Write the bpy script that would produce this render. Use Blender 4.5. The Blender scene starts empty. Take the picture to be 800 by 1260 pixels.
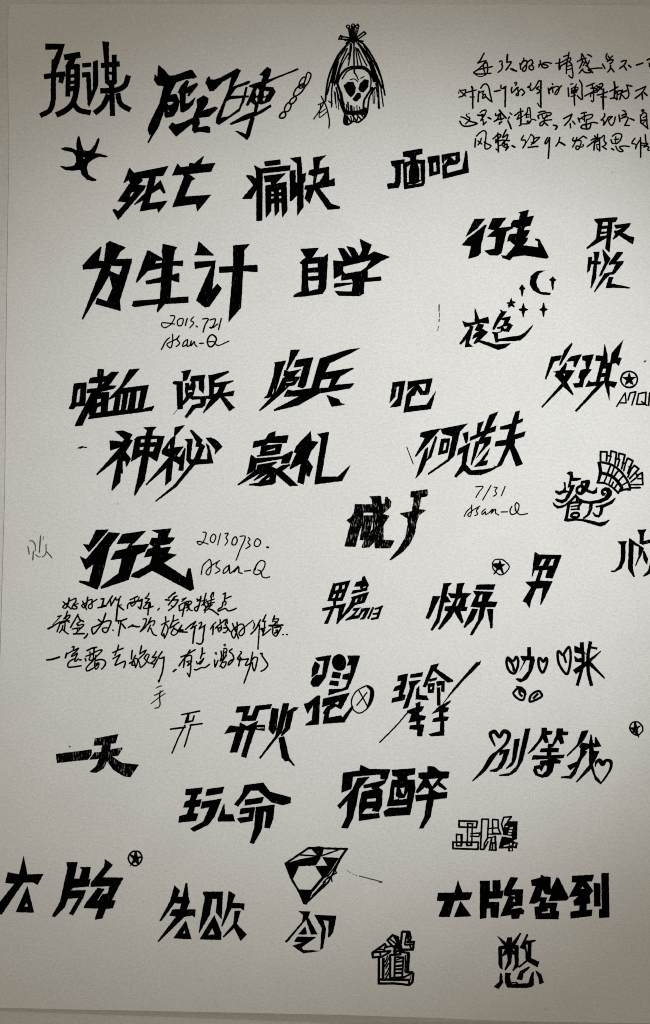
import bpy, math, random
from mathutils import Vector, noise
from mathutils.geometry import delaunay_2d_cdt
import numpy as np

random.seed(7)
C = bpy.context.scene.collection
scene = bpy.context.scene
PX = 0.0002625                      # metres of paper per unit of the traced sheet (A4-sized sheet)
W0, H0 = 800.0, 1260.0

def P(u, v, z=0.0):
    return Vector(((u - W0 / 2) * PX, (H0 / 2 - v) * PX, z))

# ------------------------------------------------------------------ camera
cam_d = bpy.data.cameras.new('camera')
cam = bpy.data.objects.new('camera', cam_d); C.objects.link(cam)
CAMZ = 0.60
cam.location = (0, 0, CAMZ)
cam_d.sensor_fit = 'VERTICAL'
cam_d.angle = 2 * math.atan(H0 * PX / 2 / CAMZ)
cam_d.clip_start = 0.01; cam_d.clip_end = 50
scene.camera = cam
scene.render.filter_size = 1.0
try: scene.cycles.filter_width = 1.0
except AttributeError: pass

# ------------------------------------------------------------------ light
world = bpy.data.worlds.new('World'); scene.world = world; world.use_nodes = True
bg = world.node_tree.nodes['Background']
bg.inputs[0].default_value = (1.0, 0.90, 0.745, 1); bg.inputs[1].default_value = 0.295

sd = bpy.data.lights.new('desk_lamp', 'SPOT')
lamp = bpy.data.objects.new('desk_lamp', sd); C.objects.link(lamp)
lamp.location = (0.247, 0.127, 0.45)
aim = Vector((0.0164, 0.0082, 0))
lamp.rotation_euler = (aim - lamp.location).to_track_quat('-Z', 'Y').to_euler()
sd.energy = 8.0; sd.color = (0.913, 0.958, 1.0)
sd.spot_size = 0.671; sd.spot_blend = 1.0; sd.shadow_soft_size = 0.02

scene.view_settings.view_transform = 'Standard'
scene.view_settings.look = 'None'
scene.view_settings.exposure = 0.0; scene.view_settings.gamma = 1.0

# ------------------------------------------------------------------ materials
class NT:
    def __init__(s, name):
        s.m = bpy.data.materials.new(name); s.m.use_nodes = True
        s.t = s.m.node_tree; s.b = s.t.nodes['Principled BSDF']
        s.co = s.n('ShaderNodeTexCoord').outputs['Object']
    def n(s, kind, **kw):
        x = s.t.nodes.new(kind)
        for k, v in kw.items(): setattr(x, k, v)
        return x
    def l(s, a, b): s.t.links.new(a, b)
    def noise(s, scale, detail=2.0, rough=0.5, rot=0.0, stretch=(1, 1, 1)):
        mp = s.n('ShaderNodeMapping'); s.l(s.co, mp.inputs['Vector'])
        mp.inputs['Rotation'].default_value = (0, 0, rot); mp.inputs['Scale'].default_value = stretch
        x = s.n('ShaderNodeTexNoise'); s.l(mp.outputs[0], x.inputs['Vector'])
        x.inputs['Scale'].default_value = scale; x.inputs['Detail'].default_value = detail
        x.inputs['Roughness'].default_value = rough
        return x.outputs['Fac']
    def rng(s, v, a, b, c, d):
        r = s.n('ShaderNodeMapRange'); s.l(v, r.inputs[0])
        for i, q in enumerate((a, b, c, d)): r.inputs[1 + i].default_value = q
        return r.outputs[0]
    def math(s, op, a, b):
        r = s.n('ShaderNodeMath', operation=op)
        for i, q in enumerate((a, b)):
            if isinstance(q, (int, float)): r.inputs[i].default_value = q
            else: s.l(q, r.inputs[i])
        return r.outputs[0]
    def mix(s, f, a, b):
        r = s.n('ShaderNodeMix', data_type='RGBA'); s.l(f, r.inputs[0])
        for i, q in ((6, a), (7, b)):
            if isinstance(q, tuple): r.inputs[i].default_value = q
            else: s.l(q, r.inputs[i])
        return r.outputs[2]

def paper_material(name, tint):
    g = NT(name)
    fine = g.rng(g.noise(1900, 3, .65), .3, .7, .88, 1.10)
    tooth = g.rng(g.noise(780, 2, .5, .6, (1, 1.5, 1)), .3, .7, .95, 1.04)
    mott = g.rng(g.noise(60, 3, .6), .3, .7, .975, 1.02)
    f = g.math('MULTIPLY', g.math('MULTIPLY', fine, tooth), mott)
    sc = g.n('ShaderNodeVectorMath', operation='SCALE')
    sc.inputs[0].default_value = tint; g.l(f, sc.inputs['Scale'])
    # a few fibres and specks of dust pressed in the paper
    vo = g.n('ShaderNodeTexVoronoi'); g.l(g.co, vo.inputs['Vector']); vo.inputs['Scale'].default_value = 90
    speck = g.rng(vo.outputs['Distance'], .02, .045, 1, 0)
    keep = g.rng(g.noise(40, 0, .5), .60, .62, 0, .35)
    col = g.mix(g.math('MULTIPLY', speck, keep), sc.outputs[0], (.16, .14, .11, 1))
    g.l(col, g.b.inputs['Base Color'])
    g.b.inputs['Roughness'].default_value = .92
    g.b.inputs['Specular IOR Level'].default_value = .12
    h = g.math('ADD', g.math('MULTIPLY', g.noise(1500, 3, .6), .00006), g.math('MULTIPLY', g.noise(330, 2, .5), .00007))
    bp = g.n('ShaderNodeBump'); bp.inputs['Strength'].default_value = .75; bp.inputs['Distance'].default_value = 1.0
    g.l(h, bp.inputs['Height']); g.l(bp.outputs[0], g.b.inputs['Normal'])
    return g.m

def ink_material(name, lo, hi, amount, colour=(.0008, .0008, .0008, 1), under=(.45, .43, .39, 1)):
    g = NT(name)
    n1 = g.noise(1000, 2, .6, math.radians(55), (2.2, .55, 1))
    n2 = g.noise(420, 2, .5)
    f = g.math('MULTIPLY', g.rng(n1, lo, hi, 0, amount), g.rng(n2, .42, .6, 0, 1))
    g.l(g.mix(f, colour, under), g.b.inputs['Base Color'])
    g.b.inputs['Roughness'].default_value = .9
    g.b.inputs['Specular IOR Level'].default_value = .0
    return g.m

M_PAPER = paper_material('drawing paper', (.80, .79, .765))
M_UNDER = paper_material('backing paper', (.735, .72, .69))
M_TABLE = paper_material('table top', (.40, .385, .36))
INK = {'': ink_material('black ink', .64, .73, .17),
       '!': ink_material('hatched black ink', .56, .66, .75),
       '?': ink_material('faint pen ink', .50, .66, .55, (.085, .078, .07, 1))}

# ------------------------------------------------------------------ helpers
def link_mesh(name, verts, faces, mat, parent=None):
    me = bpy.data.meshes.new(name); me.from_pydata([tuple(v) for v in verts], [], faces)
    me.materials.append(mat); me.update()
    o = bpy.data.objects.new(name, me); C.objects.link(o)
    if parent: o.parent = parent
    return o

def grid_sheet(name, left, right, top, bottom, nx, ny, zf, thick, mat):
    """A sheet of paper with real thickness; edges given as functions of v (left, right) and u (top, bottom)."""
    vs, fs = [], []
    for s in (0, 1):
        for j in range(ny + 1):
            for i in range(nx + 1):
                a, b = i / nx, j / ny
                u0 = 400 + (a - .5) * 860
                t, bt = top(u0), bottom(u0)
                v = t + (bt - t) * b
                u = left(v) + (right(v) - left(v)) * a
                vs.append(P(u, v, zf(u, v) - s * thick))
    n = (nx + 1) * (ny + 1)
    for j in range(ny):
        for i in range(nx):
            q = j * (nx + 1) + i
            fs.append((q, q + nx + 1, q + nx + 2, q + 1))
            fs.append((n + q, n + q + 1, n + q + nx + 2, n + q + nx + 1))
    for i in range(nx):
        fs.append((i, i + 1, n + i + 1, n + i))
        q = ny * (nx + 1) + i
        fs.append((q + 1, q, n + q, n + q + 1))
    for j in range(ny):
        q = j * (nx + 1); r = q + nx + 1
        fs.append((r, q, n + q, n + r))
        q += nx; r += nx
        fs.append((q, r, n + r, n + q))
    o = link_mesh(name, vs, fs, mat)
    return o

def interp(pts):
    def f(x):
        if x <= pts[0][0]: return pts[0][1]
        for (a, b), (c, d) in zip(pts, pts[1:]):
            if x <= c:
                t = (x - a) / (c - a); t = t * t * (3 - 2 * t) if False else t
                return b + (d - b) * t
        return pts[-1][1]
    return f

# ------------------------------------------------------------------ the surface and the sheets
table = link_mesh('table_top', [(-.6, -.6, -.0105), (.6, -.6, -.0105), (.6, .6, -.0105), (-.6, .6, -.0105)], [(0, 1, 2, 3)], M_TABLE)
table['kind'] = 'structure'

left_edge = interp([(0, 11), (60, 9.5), (180, 11.5), (300, 9.5), (450, 7.5), (600, 6.3), (700, 3.5), (800, .6), (950, -3), (1260, -9)])
top_edge = interp([(0, 4.6), (150, 5.0), (400, 5.3), (640, 5.4), (800, 6.8), (860, 7.2)])
bottom_edge = interp([(-20, 1240), (0, 1240.5), (100, 1242.7), (200, 1244.5), (400, 1248.8), (500, 1252), (600, 1256), (700, 1258.0), (860, 1260)])
def edge_lift(u, v):
    return 0.0
sheet = grid_sheet('lettering_sheet', left_edge, lambda v: 846.0, top_edge, bottom_edge, 40, 60, edge_lift, .00025, M_PAPER)
sheet['label'] = 'off-white paper sheet covered in black Chinese hand lettering, small drawings and handwritten notes'
sheet['category'] = 'paper sheet'

def sag(u, v):
    d = min(1.05, max(0.0, v - 1130) / 130)
    return -.0003 - .0075 * d * d * (.45 + .55 * min(1, max(0, u / 500)))
under = grid_sheet('backing_sheet', lambda v: -60.0, lambda v: 900.0, lambda u: -50.0, lambda u: 1300.0, 30, 120, sag, .00025, M_UNDER)
under['label'] = 'plain blank paper sheet underneath, showing only as thin strips along the edges'
under['category'] = 'paper sheet'

# ------------------------------------------------------------------ ink
def catmull(pts, closed, step):
    n = len(pts); out = []
    rng = range(n if closed else n - 1)
    for i in rng:
        p1, p2 = pts[i], pts[(i + 1) % n]
        p0 = pts[(i - 1) % n] if closed or i > 0 else [2 * a - b for a, b in zip(p1, p2)]
        p3 = pts[(i + 2) % n] if closed or i < n - 2 else [2 * b - a for a, b in zip(p1, p2)]
        def tj(t, a, b): return t + max(1e-4, math.hypot(b[0] - a[0], b[1] - a[1])) ** .5
        t0 = 0; t1 = tj(t0, p0, p1); t2 = tj(t1, p1, p2); t3 = tj(t2, p2, p3)
        L = math.hypot(p2[0] - p1[0], p2[1] - p1[1]); k = max(2, int(L / step))
        for s in range(k):
            t = t1 + (t2 - t1) * s / k
            q = []
            for d in range(3):
                a1 = (t1 - t) / (t1 - t0) * p0[d] + (t - t0) / (t1 - t0) * p1[d]
                a2 = (t2 - t) / (t2 - t1) * p1[d] + (t - t1) / (t2 - t1) * p2[d]
                a3 = (t3 - t) / (t3 - t2) * p2[d] + (t - t2) / (t3 - t2) * p3[d]
                b1 = (t2 - t) / (t2 - t0) * a1 + (t - t0) / (t2 - t0) * a2
                b2 = (t3 - t) / (t3 - t1) * a2 + (t - t1) / (t3 - t1) * a3
                q.append((t2 - t) / (t2 - t1) * b1 + (t - t1) / (t2 - t1) * b2)
            out.append(q)
    if not closed: out.append(list(pts[-1]))
    return out

def spread(pts, d):
    # grows a filled outline (holes shrink): d is positive for the outer loop, negative for a hole
    n = len(pts); out = []
    area = sum(pts[i - 1][0] * pts[i][1] - pts[i][0] * pts[i - 1][1] for i in range(n))
    sg = d if area > 0 else -d
    for i in range(n):
        a, b = pts[i - 1], pts[(i + 1) % n]
        dx, dy = b[0] - a[0], b[1] - a[1]; L = math.hypot(dx, dy)
        out.append((pts[i][0] + dy / L * sg, pts[i][1] - dx / L * sg) if L > .05 else pts[i])
    return out

def wob(u, v, amp):
    q = noise.noise_vector(Vector((u * .55, v * .55, 3.1)))
    r = noise.noise_vector(Vector((u * 1.7, v * 1.7, 9.4)))
    return u + amp * (q[0] + .6 * r[0]), v + amp * (q[1] + .6 * r[1])

def inside(pts, ring):
    a = np.array(ring); b = np.roll(a, -1, axis=0)          # non-zero winding number
    x, y = pts[:, 0:1], pts[:, 1:2]
    left = (b[:, 0] - a[:, 0]) * (y - a[:, 1]) - (x - a[:, 0]) * (b[:, 1] - a[:, 1])
    up = (a[:, 1] <= y) & (b[:, 1] > y) & (left > 0)
    dn = (a[:, 1] > y) & (b[:, 1] <= y) & (left < 0)
    return (up.sum(1) - dn.sum(1)) != 0

class Ink:
    """Collects ink shapes (sheet units) of one character; each shape lies a hair above the one before."""
    layer = 0
    def __init__(s): s.v, s.f = [], []
    def z(s):
        Ink.layer = (Ink.layer + 1) % 60
        return .00004 + Ink.layer * .000001
    def poly(s, loops, smooth):
        z = s.z(); rings = []
        for lp in loops:
            lp = [(a, b, 0) for a, b in lp]
            if smooth: pts = [(q[0], q[1]) for q in catmull(lp, True, 1.2)]
            else:
                pts = []
                for i, a in enumerate(lp):
                    b = lp[(i + 1) % len(lp)]
                    L = math.hypot(b[0] - a[0], b[1] - a[1]); k = max(1, int(L / 1.6))
                    pts += [(a[0] + (b[0] - a[0]) * t / k, a[1] + (b[1] - a[1]) * t / k) for t in range(k)]
            rings.append([wob(a, b, .42) for a, b in spread(pts, .26 if not rings else -.2)])
        flat = [q for r in rings for q in r]; edges = []; k = 0
        for r in rings:
            edges += [(k + i, k + (i + 1) % len(r)) for i in range(len(r))]; k += len(r)
        # constrained triangulation, then keep what lies inside the outer loop and outside every hole
        vo, _, tris, *_ = delaunay_2d_cdt([Vector(q) for q in flat], edges, [], 0, 1e-5)
        o = len(s.v); s.v += [P(q.x, q.y, z) for q in vo]
        cen = np.array([[sum(vo[i].x for i in t) / len(t), sum(vo[i].y for i in t) / len(t)] for t in tris])
        keep = inside(cen, rings[0])
        for r in rings[1:]: keep &= ~inside(cen, r)
        for t, ok in zip(tris, keep):
            if not ok: continue
            (x0, y0), (x1, y1), (x2, y2) = (vo[i] for i in t[:3])
            cr = (x1 - x0) * (y2 - y0) - (x2 - x0) * (y1 - y0)
            if abs(cr) < 1e-9: continue
            s.f.append(tuple(o + i for i in (t if cr < 0 else t[::-1])))
    def disc(s, u, v, r):
        z = s.z(); o = len(s.v); k = 10
        for i in range(k):
            a = -2 * math.pi * i / k
            s.v.append(P(u + r * math.cos(a), v + r * math.sin(a), z))
        s.f.append(tuple(range(o, o + k)))
    def ribbon(s, pts, closed=False):
        z = s.z(); o = len(s.v); n = len(pts); ph = random.random() * 50
        for i, (u, v, w) in enumerate(pts):
            a = pts[i - 1] if (closed or i) else pts[i]
            b = pts[(i + 1) % n] if (closed or i < n - 1) else pts[i]
            dx, dy = b[0] - a[0], b[1] - a[1]; L = math.hypot(dx, dy) or 1
            nx, ny = -dy / L, dx / L
            w2 = w / 2 * (1 + (.2 if w < 3 else .1) * noise.noise(Vector((i * .35 + ph, ph, 0))))
            u, v = wob(u, v, .22)
            s.v += [P(u + nx * w2, v + ny * w2, z), P(u - nx * w2, v - ny * w2, z)]
        for i in range(n if closed else n - 1):
            q, r = o + 2 * i, o + 2 * ((i + 1) % n)
            s.f.append((q, q + 1, r + 1, r))
    def stroke(s, pts, curved, closed, sharp):
        if curved or closed: line = catmull(pts, closed, 1.1); s.ribbon(line, closed)
        else:
            for a, b in zip(pts, pts[1:]):
                L = math.hypot(b[0] - a[0], b[1] - a[1]); k = max(2, int(L / 1.5))
                s.ribbon([[a[d] + (b[d] - a[d]) * t / k for d in range(3)] for t in range(k + 1)])
            for p in pts[1:-1]: s.disc(p[0], p[1], p[2] / 2)
        if not closed:
            for p in (pts[0], pts[-1]):
                if p[2] < 2.9: s.disc(p[0], p[1], p[2] / 2 * .95)
    def build(s, name, mat, parent): return link_mesh(name, s.v, s.f, mat, parent)

def fat(w):
    return w * 1.06 + .34            # ink spreads a little into the paper

def parse(text):
    part = None; ink = None; mat = ''; ox = oy = 0.0; sc = 1.0; split = False
    def flush():
        nonlocal ink
        if ink and ink.f:
            ob = ink.build('character' if split else kind, INK[mat], holder if split else sheet)
            if not split and label: ob['label'] = label
        ink = None
    for ln in text.strip().splitlines():
        ln = ln.strip()
        if not ln: continue
        if ln[0] == '@':
            flush()
            name, org, label = [q.strip() for q in ln[1:].split('|')]
            kind = name.replace(' ', '_'); ox, oy, sc = [float(q) for q in org.split()]
            split = kind in ('bold_lettering', 'outline_lettering'); mat = ''
            if split:
                holder = bpy.data.objects.new(kind, None); C.objects.link(holder)
                holder.empty_display_size = .005
                holder.parent = sheet; holder['label'] = label
            else: ink = Ink()
            continue
        if ln[0] == '#':
            q = ln[1:].split(); m = q[0] if q and q[0] in '!?' else ''
            nums = [x for x in q if x not in ('!', '?')]
            if nums: ox, oy, sc = [float(x) for x in nums]
            if split: flush(); ink = Ink(); mat = m
            elif m: mat = m
            continue
        t = ln.split()
        op, wd = t[0][0], float(t[0][1:] or 0)
        def pt(q):
            a = [float(x) for x in q.split(',')]
            return (ox + a[0] / sc, oy + a[1] / sc, fat((a[2] if len(a) > 2 else wd) / sc))
        if op in 'pq':
            loops, cur = [], []
            for q in t[1:]:
                if q == '/': loops.append(cur); cur = []
                else: cur.append(pt(q)[:2])
            loops.append(cur); ink.poly(loops, op == 'q')
        elif op in 'sco':
            ink.stroke([pt(q) for q in t[1:]], op == 'c', op == 'o', op == 's')
        elif op == '*':
            u, v, _ = pt(t[1]); r = float(t[2]) / sc; w = float(t[3]) / sc
            ink.stroke([(u + r * 1.02 * math.cos(a * .785), v + r * math.sin(a * .785), w * (1 + .15 * (a % 3))) for a in range(8)], True, True, False)
            st = [(u + r * (.92 if k % 2 == 0 else .36) * math.sin(k * math.pi / 5), v - r * (.92 if k % 2 == 0 else .36) * math.cos(k * math.pi / 5)) for k in range(10)]
            ink.poly([st], False)
        elif op == 'k':
            u, v, _ = pt(t[1]); a, b, c = [float(x) / sc for x in t[2:]]
            e = 12 / sc; f = 2.5 / sc
            ink.poly([[(u - f, v - b), (u + f, v - b), (u + e, v - e), (u + a, v - f), (u + a, v + f), (u + e, v + e), (u + f, v + c), (u - f, v + c), (u - e, v + e), (u - a, v + f), (u - a, v - f), (u - e, v - e)]], False)
    flush()

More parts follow.
